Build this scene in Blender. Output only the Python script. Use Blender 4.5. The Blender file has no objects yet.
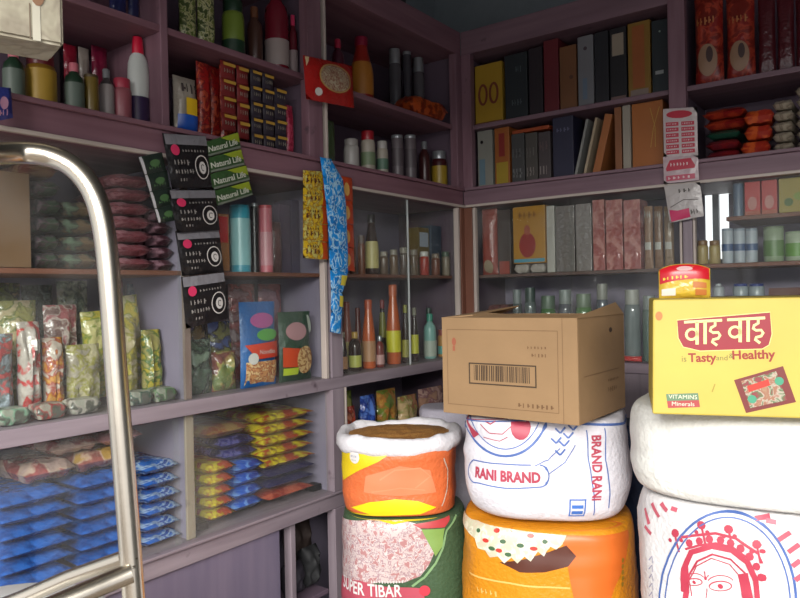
import bpy, bmesh, math, random
import numpy as np
from mathutils import Vector, Matrix, noise
PI = math.pi
random.seed(7)
S = bpy.context.scene
COL = S.collection

# ------------------------------------------------------------------ camera
F_PX, YAW, PITCH, ROLL = 705.7, 0.632534, -0.006317, -0.020788
CAM = Vector((1.5, -2.5016, 1.45))
fw = Vector((-math.sin(YAW)*math.cos(PITCH), math.cos(YAW)*math.cos(PITCH), math.sin(PITCH)))
rt0 = fw.cross(Vector((0, 0, 1))).normalized(); up0 = rt0.cross(fw)
rt = rt0*math.cos(ROLL) + up0*math.sin(ROLL); up = -rt0*math.sin(ROLL) + up0*math.cos(ROLL)
cd = bpy.data.cameras.new('camera'); cam = bpy.data.objects.new('camera', cd); COL.objects.link(cam)
cd.sensor_width = 36; cd.lens = F_PX/800*36; cd.clip_start = 0.02
m = Matrix.Identity(4)
for i in range(3):
    m[i][0] = rt[i]; m[i][1] = up[i]; m[i][2] = -fw[i]; m[i][3] = CAM[i]
cam.matrix_world = m
S.camera = cam

# ------------------------------------------------------------------ world, light, exposure
W = bpy.data.worlds.new('overcast_sky'); S.world = W; W.use_nodes = True
bg = W.node_tree.nodes['Background']; bg.inputs[0].default_value = (0.97, 0.97, 1.0, 1); bg.inputs[1].default_value = 1.32
def area(name, loc, target, sx, sy, power, col):
    l = bpy.data.lights.new(name, 'AREA'); l.shape = 'RECTANGLE'; l.size = sx; l.size_y = sy; l.energy = power; l.color = col
    o = bpy.data.objects.new(name, l); COL.objects.link(o); o.location = loc
    o.rotation_euler = (Vector(target)-Vector(loc)).to_track_quat('-Z', 'Y').to_euler()
    return o
area('street_daylight', (2.6, -4.7, 3.0), (0.7, -0.8, 0.9), 3.2, 1.6, 600, (1.0, 0.97, 0.93))
S.view_settings.view_transform = 'Standard'; S.view_settings.look = 'None'
S.view_settings.exposure = 0.0; S.view_settings.gamma = 1.0; S.view_settings.use_curve_mapping = False

# ------------------------------------------------------------------ pixel -> place
def ray(px, py): return fw*F_PX + rt*(px-400) - up*(py-299)
def atX(px, py, X): d = ray(px, py); return CAM + d*((X-CAM.x)/d.x)
def atY(px, py, Y): d = ray(px, py); return CAM + d*((Y-CAM.y)/d.y)
def atD(px, py, D): return CAM + ray(px, py)*(D/F_PX)
def depth(p): return (Vector(p)-CAM).dot(fw)

# ------------------------------------------------------------------ materials
def lin(h):
    if not isinstance(h, str): return tuple(h)
    h = h.lstrip('#'); o = []
    for i in (0, 2, 4):
        c = int(h[i:i+2], 16)/255; o.append(c/12.92 if c <= .04045 else ((c+.055)/1.055)**2.4)
    return tuple(o)
MC = {}
def mat(h, rough=.5, metal=0, trans=0, bump=0, bscale=60, spec=.5, cloth=False):
    key = (h, rough, metal, trans, bump, bscale, spec)
    if key in MC: return MC[key]
    M = bpy.data.materials.new('material'); M.use_nodes = True; nt = M.node_tree; b = nt.nodes['Principled BSDF']
    c = lin(h)
    b.inputs['Roughness'].default_value = rough; b.inputs['Metallic'].default_value = metal
    b.inputs['Transmission Weight'].default_value = trans; b.inputs['Specular IOR Level'].default_value = spec
    tc = nt.nodes.new('ShaderNodeTexCoord'); n = nt.nodes.new('ShaderNodeTexNoise'); n.inputs['Scale'].default_value = 9
    n.inputs['Detail'].default_value = 4
    nt.links.new(tc.outputs['Object'], n.inputs['Vector'])
    mx = nt.nodes.new('ShaderNodeMix'); mx.data_type = 'RGBA'
    mx.inputs[6].default_value = tuple(x*.82 for x in c)+(1,); mx.inputs[7].default_value = tuple(min(1, x*1.12) for x in c)+(1,)
    nt.links.new(n.outputs[0], mx.inputs[0]); nt.links.new(mx.outputs[2], b.inputs['Base Color'])
    if bump:
        n2 = nt.nodes.new('ShaderNodeTexNoise'); n2.inputs['Scale'].default_value = bscale; n2.inputs['Detail'].default_value = 3
        nt.links.new(tc.outputs['Object'], n2.inputs['Vector'])
        bp = nt.nodes.new('ShaderNodeBump'); bp.inputs['Strength'].default_value = bump; bp.inputs['Distance'].default_value = .01
        nt.links.new(n2.outputs[0], bp.inputs['Height']); nt.links.new(bp.outputs[0], b.inputs['Normal'])
    MC[key] = M; return M
def foil(h): return mat(h, .28, 0, 0, .5, 45, .6)
def printed(cols, scale=40, rough=.32, stretch=(1, 1, 1), bump=.35, detail=3.0):
    """glossy print: blotches of several flat ink colours, the surface pattern of a packet"""
    key = ('pr', tuple(cols), scale, rough, stretch, bump)
    if key in MC: return MC[key]
    M = bpy.data.materials.new('printed_material'); M.use_nodes = True; nt = M.node_tree; b = nt.nodes['Principled BSDF']
    b.inputs['Roughness'].default_value = rough
    tc = nt.nodes.new('ShaderNodeTexCoord'); mp = nt.nodes.new('ShaderNodeMapping'); mp.inputs['Scale'].default_value = stretch
    nt.links.new(tc.outputs['Object'], mp.inputs['Vector'])
    n = nt.nodes.new('ShaderNodeTexNoise'); n.inputs['Scale'].default_value = scale; n.inputs['Detail'].default_value = detail
    n.inputs['Distortion'].default_value = .6
    nt.links.new(mp.outputs[0], n.inputs['Vector'])
    r = nt.nodes.new('ShaderNodeValToRGB'); r.color_ramp.interpolation = 'LINEAR'
    k = len(cols); e = r.color_ramp.elements
    while len(e) < k: e.new(.5)
    lo, hi = .36, .64
    for i in range(k):
        e[i].position = 0 if i == 0 else lo+(hi-lo)*i/k
        e[i].color = lin(cols[i])+(1,)
    nt.links.new(n.outputs[0], r.inputs[0]); nt.links.new(r.outputs[0], b.inputs['Base Color'])
    if bump:
        n2 = nt.nodes.new('ShaderNodeTexNoise'); n2.inputs['Scale'].default_value = 35; nt.links.new(tc.outputs['Object'], n2.inputs['Vector'])
        bp = nt.nodes.new('ShaderNodeBump'); bp.inputs['Strength'].default_value = bump; bp.inputs['Distance'].default_value = .01
        nt.links.new(n2.outputs[0], bp.inputs['Height']); nt.links.new(bp.outputs[0], b.inputs['Normal'])
    MC[key] = M; return M
def wood_paint(base, worn, axis=2):
    key = ('wood', base, worn, axis)
    if key in MC: return MC[key]
    M = bpy.data.materials.new('painted_wood'); M.use_nodes = True; nt = M.node_tree; b = nt.nodes['Principled BSDF']
    b.inputs['Roughness'].default_value = .55
    tc = nt.nodes.new('ShaderNodeTexCoord'); mp = nt.nodes.new('ShaderNodeMapping')
    sc = [30, 30, 30]; sc[axis] = 2.2; mp.inputs['Scale'].default_value = sc
    nt.links.new(tc.outputs['Object'], mp.inputs['Vector'])
    n = nt.nodes.new('ShaderNodeTexNoise'); n.inputs['Scale'].default_value = 1; n.inputs['Detail'].default_value = 5
    nt.links.new(mp.outputs[0], n.inputs['Vector'])
    r = nt.nodes.new('ShaderNodeValToRGB'); r.color_ramp.elements[0].position = .35; r.color_ramp.elements[1].position = .72
    r.color_ramp.elements[0].color = lin(base)+(1,); r.color_ramp.elements[1].color = lin(worn)+(1,)
    nt.links.new(n.outputs[0], r.inputs[0])
    n3 = nt.nodes.new('ShaderNodeTexNoise'); n3.inputs['Scale'].default_value = 14; n3.inputs['Detail'].default_value = 6
    nt.links.new(tc.outputs['Object'], n3.inputs['Vector'])
    r3 = nt.nodes.new('ShaderNodeValToRGB'); r3.color_ramp.elements[0].position = .24; r3.color_ramp.elements[1].position = .33
    nt.links.new(n3.outputs[0], r3.inputs[0])
    mx = nt.nodes.new('ShaderNodeMix'); mx.data_type = 'RGBA'; mx.inputs[6].default_value = lin('4c3c44')+(1,)
    nt.links.new(r3.outputs[0], mx.inputs[0]); nt.links.new(r.outputs[0], mx.inputs[7]); nt.links.new(mx.outputs[2], b.inputs['Base Color'])
    bp = nt.nodes.new('ShaderNodeBump'); bp.inputs['Strength'].default_value = .25; bp.inputs['Distance'].default_value = .004
    nt.links.new(n.outputs[0], bp.inputs['Height']); nt.links.new(bp.outputs[0], b.inputs['Normal'])
    MC[key] = M; return M
def glass_mat():
    M = bpy.data.materials.new('dusty_glass'); M.use_nodes = True; nt = M.node_tree; nt.nodes.clear()
    o = nt.nodes.new('ShaderNodeOutputMaterial'); t = nt.nodes.new('ShaderNodeBsdfTransparent'); t.inputs[0].default_value = (.96, .98, .97, 1)
    g = nt.nodes.new('ShaderNodeBsdfGlossy'); g.inputs['Roughness'].default_value = .04
    d = nt.nodes.new('ShaderNodeBsdfDiffuse'); d.inputs[0].default_value = (.7, .68, .66, 1)
    fr = nt.nodes.new('ShaderNodeFresnel'); fr.inputs[0].default_value = 1.3
    m1 = nt.nodes.new('ShaderNodeMixShader'); m2 = nt.nodes.new('ShaderNodeMixShader')
    ge = nt.nodes.new('ShaderNodeNewGeometry'); iv = nt.nodes.new('ShaderNodeMath'); iv.operation = 'SUBTRACT'; iv.inputs[0].default_value = 1
    nt.links.new(ge.outputs['Backfacing'], iv.inputs[1]); mu = nt.nodes.new('ShaderNodeMath'); mu.operation = 'MULTIPLY'
    nt.links.new(fr.outputs[0], mu.inputs[0]); nt.links.new(iv.outputs[0], mu.inputs[1])
    nt.links.new(mu.outputs[0], m1.inputs[0]); nt.links.new(t.outputs[0], m1.inputs[1]); nt.links.new(g.outputs[0], m1.inputs[2])
    tc = nt.nodes.new('ShaderNodeTexCoord'); n = nt.nodes.new('ShaderNodeTexNoise'); n.inputs['Scale'].default_value = 5; n.inputs['Detail'].default_value = 6
    nt.links.new(tc.outputs['Object'], n.inputs['Vector'])
    mr = nt.nodes.new('ShaderNodeMapRange'); mr.inputs[1].default_value = .35; mr.inputs[2].default_value = .75; mr.inputs[3].default_value = .0; mr.inputs[4].default_value = .06
    nt.links.new(n.outputs[0], mr.inputs[0])
    nt.links.new(mr.outputs[0], m2.inputs[0]); nt.links.new(m1.outputs[0], m2.inputs[1]); nt.links.new(d.outputs[0], m2.inputs[2])
    nt.links.new(m2.outputs[0], o.inputs[0]); return M
GLASS = glass_mat()

# ------------------------------------------------------------------ object helpers
def tag(o, label=None, cat=None, group=None, kind=None):
    if label: o['label'] = label
    if cat: o['category'] = cat
    if group: o['group'] = group
    if kind: o['kind'] = kind
    return o
def empty(name, loc=(0, 0, 0), rz=0, label=None, cat=None, group=None):
    o = bpy.data.objects.new(name, None); COL.objects.link(o); o.location = loc; o.rotation_euler = (0, 0, rz)
    o.empty_display_size = .05
    return tag(o, label, cat, group)
def link(name, bm, material, parent=None, smooth=False, loc=None, rz=None):
    me = bpy.data.meshes.new(name)
    bmesh.ops.recalc_face_normals(bm, faces=bm.faces) if smooth != 'keep' else None
    bm.to_mesh(me); bm.free()
    for mm in (material if isinstance(material, (list, tuple)) else [material]): me.materials.append(mm)
    if smooth:
        for p in me.polygons: p.use_smooth = True
        try: me.set_sharp_from_angle(angle=math.radians(50))
        except Exception: pass
    o = bpy.data.objects.new(name, me); COL.objects.link(o)
    if parent: o.parent = parent
    if loc is not None: o.location = loc
    if rz is not None: o.rotation_euler = (0, 0, rz)
    return o
def add_box(bm, x0, x1, y0, y1, z0, z1, bev=0, mi=0):
    vs = [bm.verts.new(v) for v in ((x0,y0,z0),(x1,y0,z0),(x1,y1,z0),(x0,y1,z0),(x0,y0,z1),(x1,y0,z1),(x1,y1,z1),(x0,y1,z1))]
    fs = [bm.faces.new([vs[i] for i in f]) for f in ((0,3,2,1),(4,5,6,7),(0,1,5,4),(1,2,6,5),(2,3,7,6),(3,0,4,7))]
    for f in fs: f.material_index = mi
    if bev > 0:
        es = list({e for f in fs for e in f.edges})
        bmesh.ops.bevel(bm, geom=es, offset=bev, segments=2, affect='EDGES', profile=.5)
    return vs
def boxo(name, b, material, parent=None, bev=.0015, **k):
    bm = bmesh.new(); add_box(bm, *b, bev=bev); return link(name, bm, material, parent, smooth=False, **k)
def lathe_bm(prof, seg=20, bm=None, cx=0, cy=0, sq=1.0):
    bm = bm or bmesh.new(); rings = []
    for r, z in prof:
        if r < 1e-5: rings.append([bm.verts.new((cx, cy, z))])
        else: rings.append([bm.verts.new((cx+r*math.cos(2*PI*i/seg), cy+sq*r*math.sin(2*PI*i/seg), z)) for i in range(seg)])
    for a, b in zip(rings, rings[1:]):
        for i in range(seg):
            j = (i+1) % seg
            if len(a) == 1 and len(b) == 1: continue
            if len(a) == 1: bm.faces.new((a[0], b[j], b[i]))
            elif len(b) == 1: bm.faces.new((a[i], a[j], b[0]))
            else: bm.faces.new((a[i], a[j], b[j], b[i]))
    return bm
def tube_bm(pts, r, seg=12, bm=None, cap=True):
    bm = bm or bmesh.new(); pts = [Vector(p) for p in pts]; rings = []; n = None
    for i, p in enumerate(pts):
        t = (pts[min(i+1, len(pts)-1)]-pts[max(i-1, 0)]).normalized()
        if n is None:
            n = t.orthogonal().normalized()
        n = (n - t*n.dot(t)).normalized(); b = t.cross(n)
        rr = r[i] if isinstance(r, (list, tuple)) else r
        rings.append([bm.verts.new(p+n*math.cos(2*PI*k/seg)*rr+b*math.sin(2*PI*k/seg)*rr) for k in range(seg)])
    for a, b in zip(rings, rings[1:]):
        for i in range(seg): bm.faces.new((a[i], a[(i+1) % seg], b[(i+1) % seg], b[i]))
    if cap: bm.faces.new(rings[0][::-1]); bm.faces.new(rings[-1])
    return bm
def smooth_path(pts, n=6):
    pts = [Vector(p) for p in pts]; out = []
    P = [pts[0]]+pts+[pts[-1]]
    for i in range(1, len(P)-2):
        for k in range(n):
            t = k/n; a, b, c, d = P[i-1], P[i], P[i+1], P[i+2]
            out.append(.5*((2*b)+(c-a)*t+(2*a-5*b+4*c-d)*t*t+(3*b-a-3*c+d)*t**3))
    out.append(pts[-1]); return out

# ---- flat print (decals): 2-D shapes carried onto a surface function surf(u, v, off) -> point
def shape_poly(bm, pts):
    bm.faces.new([bm.verts.new((x, y, 0)) for x, y in pts])
def shape_rect(bm, x0, y0, x1, y1): shape_poly(bm, [(x0, y0), (x1, y0), (x1, y1), (x0, y1)])
def shape_frame(bm, x0, y0, x1, y1, t):
    shape_rect(bm, x0, y0, x1, y0+t); shape_rect(bm, x0, y1-t, x1, y1); shape_rect(bm, x0, y0+t, x0+t, y1-t); shape_rect(bm, x1-t, y0+t, x1, y1-t)
def shape_disc(bm, cx, cy, rx, ry=None, n=24):
    ry = ry or rx; shape_poly(bm, [(cx+rx*math.cos(2*PI*i/n), cy+ry*math.sin(2*PI*i/n)) for i in range(n)])
def shape_line(bm, pts, w, closed=False):
    n = len(pts); L = []; R = []
    for i, p in enumerate(pts):
        a = pts[(i-1) % n] if closed or i > 0 else p; b = pts[(i+1) % n] if closed or i < n-1 else p
        t = Vector((b[0]-a[0], b[1]-a[1])).normalized(); nn = Vector((-t.y, t.x))*w/2
        L.append(bm.verts.new((p[0]+nn.x, p[1]+nn.y, 0))); R.append(bm.verts.new((p[0]-nn.x, p[1]-nn.y, 0)))
    for i in range(n if closed else n-1):
        j = (i+1) % n; bm.faces.new((L[i], R[i], R[j], L[j]))
def arc(cx, cy, rx, ry, a0, a1, n=24): return [(cx+rx*math.cos(math.radians(a0+(a1-a0)*i/n)), cy+ry*math.sin(math.radians(a0+(a1-a0)*i/n))) for i in range(n+1)]
def shape_text(bm, s, x, y, size, align='CENTER', sx=1.0, rot=0, bold=0.0):
    c = bpy.data.curves.new('txt', 'FONT'); c.body = s; c.size = size; c.align_x = align; c.align_y = 'CENTER'; c.resolution_u = 3; c.offset = bold
    c.fill_mode = 'FRONT' if hasattr(c, 'fill_mode') else 'BOTH'
    o = bpy.data.objects.new('txt', c); COL.objects.link(o)
    dg = bpy.context.evaluated_depsgraph_get(); me = bpy.data.meshes.new_from_object(o.evaluated_get(dg))
    bpy.data.objects.remove(o); bpy.data.curves.remove(c)
    k = len(bm.verts); bm.from_mesh(me); bpy.data.meshes.remove(me); bm.verts.ensure_lookup_table()
    cr, sr = math.cos(rot), math.sin(rot)
    for v in bm.verts[k:]:
        a, b = v.co.x*sx, v.co.y; v.co = Vector((x+a*cr-b*sr, y+a*sr+b*cr, 0))
def shape_marks(bm, x0, y0, w, h, n, seed=0):
    """an unreadable small line of print: short strokes"""
    r = random.Random(seed); x = x0; 
    for i in range(n):
        ww = w/n*r.uniform(.35, .8); yy = h*r.uniform(.0, .2); shape_rect(bm, x, y0+yy, x+ww*.55, y0+h)
        if r.random() < .6: shape_rect(bm, x, y0+h*.4, x+ww, y0+h*.62)
        x += w/n
def decal(name, bm, surf, material, parent, off=.001, cut=None, label=None):
    if cut:
        xs = [v.co.x for v in bm.verts]; ys = [v.co.y for v in bm.verts]
        for ax, lo, hi in ((0, min(xs), max(xs)), (1, min(ys), max(ys))):
            t = lo+cut
            while t < hi:
                co = [0, 0, 0]; no = [0, 0, 0]; co[ax] = t; no[ax] = 1
                bmesh.ops.bisect_plane(bm, geom=bm.verts[:]+bm.edges[:]+bm.faces[:], plane_co=co, plane_no=no, dist=1e-5)
                t += cut
        bmesh.ops.triangulate(bm, faces=bm.faces[:])
    for v in bm.verts: v.co = surf(v.co.x, v.co.y, off)
    o = link(name, bm, material, parent, smooth='keep')
    if label: o['label'] = label
    return o
def front_face(d): return lambda u, v, off: Vector((u, -d/2-off, v))

# ---- packets
def pouch_bm(w, h, t, seed=0, crimp=.06, lying=False, nx=10, ny=10, wr=.12, zig=False):
    """pillow packet: local x width, z height (or y depth when lying), base at z = 0"""
    bm = bmesh.new(); g = {}
    for s in (0, 1):
        for i in range(nx+1):
            for j in range(ny+1):
                u = i/nx*2-1; v = j/ny*2-1
                edge = i in (0, nx) or j in (0, ny)
                if edge and s == 1: g[s, i, j] = g[0, i, j]; continue
                a = max(0, 1-abs(u)**3.0); b = max(0, 1-(abs(v)/(1-crimp))**4) if abs(v) < 1-crimp else 0
                th = (a*b)**.6*t/2
                nz = noise.noise(Vector((u*2.2+seed*3.1, v*2.2, s*5+seed)))
                if lying: th = (max(0, 1-abs(u)**7)*(max(0, 1-(abs(v)/.97)**8) if abs(v) < .97 else 0))**.5*t/2
                th *= 1+wr*2.0*nz
                if lying: th = min(th, t*.5)
                th = max(th, .0006) if not edge else 0
                x = u*w/2*(1-.05*(1-abs(v))*0+.0) ; z = v*h/2
                x *= 1-.045*math.cos(v*PI/2)
                if zig and edge and j in (0, ny): z += (.004 if i % 2 else -.004)
                y = (-th if s == 0 else th)
                if lying: p = Vector((x, z, y+t*.5*(1+wr*0)))
                else: p = Vector((x, y, z+h/2))
                g[s, i, j] = bm.verts.new(p)
    for s in (0, 1):
        for i in range(nx):
            for j in range(ny):
                q = [g[s, i, j], g[s, i+1, j], g[s, i+1, j+1], g[s, i, j+1]]
                bm.faces.new(q if s == 0 else q[::-1])
    return bm
def pouch(name, w, d, h, m=None, seed=0, lab=None, labc=None, **k):
    """standing packet"""
    t = min(d, .6*w)
    if lab is None: return link(name, pouch_bm(w, h, t, seed), m, smooth=True)
    r = empty(name); link('wrapper', pouch_bm(w, h, t, seed), m, r, smooth=True)
    def sf(u, v, off):
        a = max(0, 1-abs(u*2/w)**3); b = max(0, 1-abs((v*2/h-1)/.94)**4)
        return Vector((u, -(a*b)**.6*t/2*1.2-off-.001, v))
    for li, (fn, mm) in enumerate(lab):
        bm = bmesh.new(); fn(bm, w, h); decal('printed_label', bm, sf, mm, r, off=.0015+.001*li, cut=w/6)
    return r
def lying(name, w, d, t, m, seed=0, **k): return link(name, pouch_bm(w, d, t, seed, lying=True, **k), m, smooth=True)
def carton(name, w, d, h, m=None, lab=None, **k):
    bm = bmesh.new(); add_box(bm, -w/2, w/2, -d/2, d/2, 0, h, bev=.0015)
    if lab is None: return link(name, bm, m)
    r = empty(name); link('box_body', bm, m, r)
    for li, (fn, mm) in enumerate(lab):
        b2 = bmesh.new(); fn(b2, w, h); decal('printed_label', b2, front_face(d), mm, r, off=.0008+.0006*li)
    return r
PROF = {
 'jar':   ([(0, 0), (.93, 0), (1, .03), (1, .70), (.92, .78), (.80, .80)], [(0, .79), (.86, .79), (.88, .81), (.88, .98), (.84, 1), (0, 1)]),
 'sauce': ([(0, 0), (.93, 0), (1, .02), (1, .40), (.92, .52), (.72, .68), (.56, .80), (.50, .87)], [(0, .86), (.58, .86), (.58, .98), (.50, 1), (0, 1)]),
 'round': ([(0, 0), (.9, 0), (1, .03), (1, .62), (.90, .72), (.5, .80), (.42, .84)], [(0, .83), (.5, .83), (.5, .98), (.44, 1), (0, 1)]),
 'cleaner': ([(0, 0), (.85, 0), (.93, .03), (.92, .30), (.90, .36), (.98, .46), (1, .58), (.94, .70), (.74, .78), (.5, .82)], [(0, .81), (.52, .81), (.54, .86), (.50, .95), (.42, 1), (0, 1)]),
 'tube':  ([(0, 0), (1, 0), (1, .94), (.96, .96)], [(0, .95), (.97, .95), (.95, 1), (0, 1)]),
 'can':   ([(0, 0), (.94, 0), (1, .03), (1, .92), (.95, .94)], [(0, .93), (.97, .93), (1, .95), (1, .98), (.96, 1), (0, 1)]),
}
def bottle(name, w, d, h, body=None, cap=None, lab=None, shape='round', band=(.12, .45), sq=1.0, capname='cap', **k):
    r = empty(name); R = w/2; pb, pc = PROF[shape]
    link('body', lathe_bm([(a*R, z*h) for a, z in pb], sq=sq), body, r, smooth=True)
    link(capname, lathe_bm([(a*R, z*h) for a, z in pc], sq=sq), cap or body, r, smooth=True)
    if lab is not None:
        import bisect
        def rad(z):
            for (r0, z0), (r1, z1) in zip(pb, pb[1:]):
                if z0 <= z <= z1 and z1 > z0: return r0+(r1-r0)*(z-z0)/(z1-z0)
            return pb[-1][0]
        zs = [band[0]+(band[1]-band[0])*i/6 for i in range(7)]
        pr = [(rad(band[0])*R*.9, band[0]*h)]+[(rad(z)*R+.0012, z*h) for z in zs]+[(rad(band[1])*R*.9, band[1]*h)]
        link('label', lathe_bm(pr, sq=sq), lab, r, smooth=True)
    return r
def copy_tree(o, parent=None):
    c = o.copy(); COL.objects.link(c); c.parent = parent
    for ch in list(o.children): copy_tree(ch, c)
    return c
USED = set()
def put(o, loc, rz=0, label=None, cat=None, group=None, ry=0):
    o.location = loc; o.rotation_euler = (0, ry, rz)
    return tag(o, label, cat, group)
def again(o, loc, rz=0, label=None, ry=0):
    c = copy_tree(o); c.location = loc; c.rotation_euler = (0, ry, rz)
    if label: c['label'] = label
    return c

# placing on the left cabinet (face plane x = 0, seen along +y) and on the right one (face plane y = 0)
def onL(px0, px1, pyt, inset, z, rnd=False, d=.06, h=None):
    if rnd:
        c = atX((px0+px1)/2, pyt, -inset); w = (px1-px0)*depth(c)/F_PX; X = -inset-w/2
        c = atX((px0+px1)/2, pyt, X); d = w
    else:
        a = atX(px0, pyt, -inset); b = atX(px1, pyt, -inset); w = b.y-a.y; X = -inset-d/2
        c = (a+b)/2
    return (X, c.y, z), w, d, (h if h else max(.02, c.z-z))
def onR(px0, px1, pyt, inset, z, rnd=False, d=.06, h=None):
    if rnd:
        c = atY((px0+px1)/2, pyt, inset); w = (px1-px0)*depth(c)/F_PX; Y = inset+w/2
        c = atY((px0+px1)/2, pyt, Y); d = w
    else:
        a = atY(px0, pyt, inset); b = atY(px1, pyt, inset); w = b.x-a.x; Y = inset+d/2; c = (a+b)/2
    return (c.x, Y, z), w, d, (h if h else max(.02, c.z-z))
def item(side, kind, px0, px1, pyt, inset, z, name, label, cat, group=None, d=.06, h=None, ry=0, rzo=0, **k):
    rnd = kind is bottle
    loc, w, dd, hh = (onL if side == 'L' else onR)(px0, px1, pyt, inset, z, rnd, d, h)
    hh = min(hh, zmax(side, z, loc[0])-z)
    o = kind(name, w*(.98 if rnd else .97), dd, hh, **k); loc = (loc[0], loc[1], loc[2]+.0012)
    return put(o, loc, (PI/2 if side == 'L' else 0)+rzo, label, cat, group, ry)
def zmax(side, z, x=0):
    for z0, z1 in ((Z_SH, Z_US-.018), (Z_US, 2.62 if side == 'R' and x > .85 else Z_BEAM), (Z_MS, Z_LEDB), (Z_LRT, Z_MS-.012), (Z_BT, Z_LRB), (1.685, Z_LEDB), (1.531, 1.671), (1.42, 1.517)):
        if abs(z-z0) < 1e-4: return z1-.005
    return 99
L = lambda *a, **k: item('L', *a, **k)
R = lambda *a, **k: item('R', *a, **k)

# label shapes
def lb_panel(a, b, c, d): return lambda bm, w, h: shape_rect(bm, (a-.5)*w, b*h, (c-.5)*w, d*h)
def lb_disc(x, y, r): return lambda bm, w, h: shape_disc(bm, (x-.5)*w, y*h, r*w, r*w)
def lb_oval(x, y, rx, ry): return lambda bm, w, h: shape_disc(bm, (x-.5)*w, y*h, rx*w, ry*h)
def lb_ring(x, y, rx, ry, t): return lambda bm, w, h: shape_line(bm, arc((x-.5)*w, y*h, rx*w, ry*h, 0, 345, 23), t*w, closed=True)
def lb_marks(a, b, c, d, n, s=0): return lambda bm, w, h: shape_marks(bm, (a-.5)*w, b*h, (c-a)*w, (d-b)*h, n, s)
def lb_text(s, x, y, sz, sx=1): return lambda bm, w, h: shape_text(bm, s, (x-.5)*w, y*h, sz*h, sx=sx)

# ================================================================== STRUCTURE
Z_SH, Z_LEDB, Z_BEAM, Z_US, Z_MS, Z_LRT, Z_LRB, Z_BT, Z_BB = 1.88, 1.80, 2.424, 2.136, 1.523, 1.19, 1.153, .828, .774
Z_TOP = 2.52; DEP = .33
FLOOR = mat('6e655c', .8, bump=.4, bscale=20); WALL = mat('7d8489', .85, bump=.2, bscale=30); CEIL = mat('6f7476', .9)
def st(name, b, m): o = boxo(name, b, m, bev=0); o['kind'] = 'structure'; return o
st('floor', (-.5, 3.3, -7.0, .6, -.1, 0), FLOOR)
st('ceiling', (-.5, 3.3, -3.0, .6, 2.98, 3.08), CEIL)
st('wall_left', (-.5, -.37, -3.0, .6, 0, 2.98), WALL)
st('wall_right', (3.2, 3.3, -2.2, .6, 0, 2.98), WALL)
st('shade_lintel', (-.37, 3.3, -3.05, -2.93, 2.25, 2.98), WALL)  # out-of-view lintel, added to keep street light off the upper shelves
# back wall with a real opening, seen through the right cabinet
wa = atY(704, 230, .40); wb = atY(733, 230, .40); wz0, wz1 = 1.56, 1.86
WY0, WY1 = .38, .425
bm = bmesh.new()
add_box(bm, -.37, wa.x, WY0, WY1, 0, 2.98); add_box(bm, wb.x, 3.2, WY0, WY1, 0, 2.98)
add_box(bm, wa.x, wb.x, WY0, WY1, 0, wz0); add_box(bm, wa.x, wb.x, WY0, WY1, wz1, 2.98)
o = link('wall_back', bm, WALL); o['kind'] = 'structure'
bm = bmesh.new(); wm = (wa.x+wb.x)/2-.006
add_box(bm, wm-.012, wm+.010, WY0+.01, WY0+.03, wz0, wz1)
o = link('window_1', bm, mat('8a9096', .5)); o['kind'] = 'structure'

# ================================================================== CABINETS
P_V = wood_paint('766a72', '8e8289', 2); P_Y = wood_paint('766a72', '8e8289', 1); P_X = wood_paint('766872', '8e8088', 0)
Q_V = wood_paint('684a54', '7e5f6a', 2); Q_Y = wood_paint('6a4852', '805e68', 1); Q_X = wood_paint('644c56', '7a606a', 0)  # same mauve paint; upper cabinets' different light mixed in as darker, redder colour
EDGE = mat('b0a49c', .5); INNER = mat('5a4a58', .7); BROWN = mat('6e4434', .55); INL = mat('7e7688', .7)
YF = -2.35   # near end of the left cabinets
def Lbox(name, r, y0, y1, x0, x1, z0, z1, m, bev=.002): return boxo(name, (x0, x1, y0, y1, z0, z1), m, r, bev)
# --- left upper
ul = empty('wall_cabinet', (0, 0, Z_LEDB), 0, 'mauve painted open wall cabinet along the left wall, its upper shelves full of bottles', 'cabinet')
def Z(z): return z-Z_LEDB
Lbox("end_panel", ul, -.012, 0, -DEP, -.03, Z(Z_SH), Z(Z_BEAM), INNER)
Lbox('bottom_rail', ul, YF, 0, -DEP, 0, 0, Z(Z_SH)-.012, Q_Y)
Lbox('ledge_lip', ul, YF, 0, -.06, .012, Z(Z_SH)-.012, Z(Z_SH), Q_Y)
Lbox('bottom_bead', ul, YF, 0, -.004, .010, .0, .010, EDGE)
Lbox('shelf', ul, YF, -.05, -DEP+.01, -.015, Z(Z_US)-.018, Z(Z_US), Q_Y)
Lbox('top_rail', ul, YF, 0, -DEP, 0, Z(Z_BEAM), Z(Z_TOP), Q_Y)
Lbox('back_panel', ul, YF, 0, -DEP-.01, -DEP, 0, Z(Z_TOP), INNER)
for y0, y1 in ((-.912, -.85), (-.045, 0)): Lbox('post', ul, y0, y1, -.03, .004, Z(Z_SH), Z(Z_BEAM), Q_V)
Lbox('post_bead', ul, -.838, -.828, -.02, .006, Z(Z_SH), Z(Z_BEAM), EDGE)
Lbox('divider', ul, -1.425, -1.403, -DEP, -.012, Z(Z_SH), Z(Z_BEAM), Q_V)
Lbox('divider', ul, -.888, -.87, -DEP, -.03, Z(Z_SH), Z(Z_BEAM), INNER)
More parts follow.
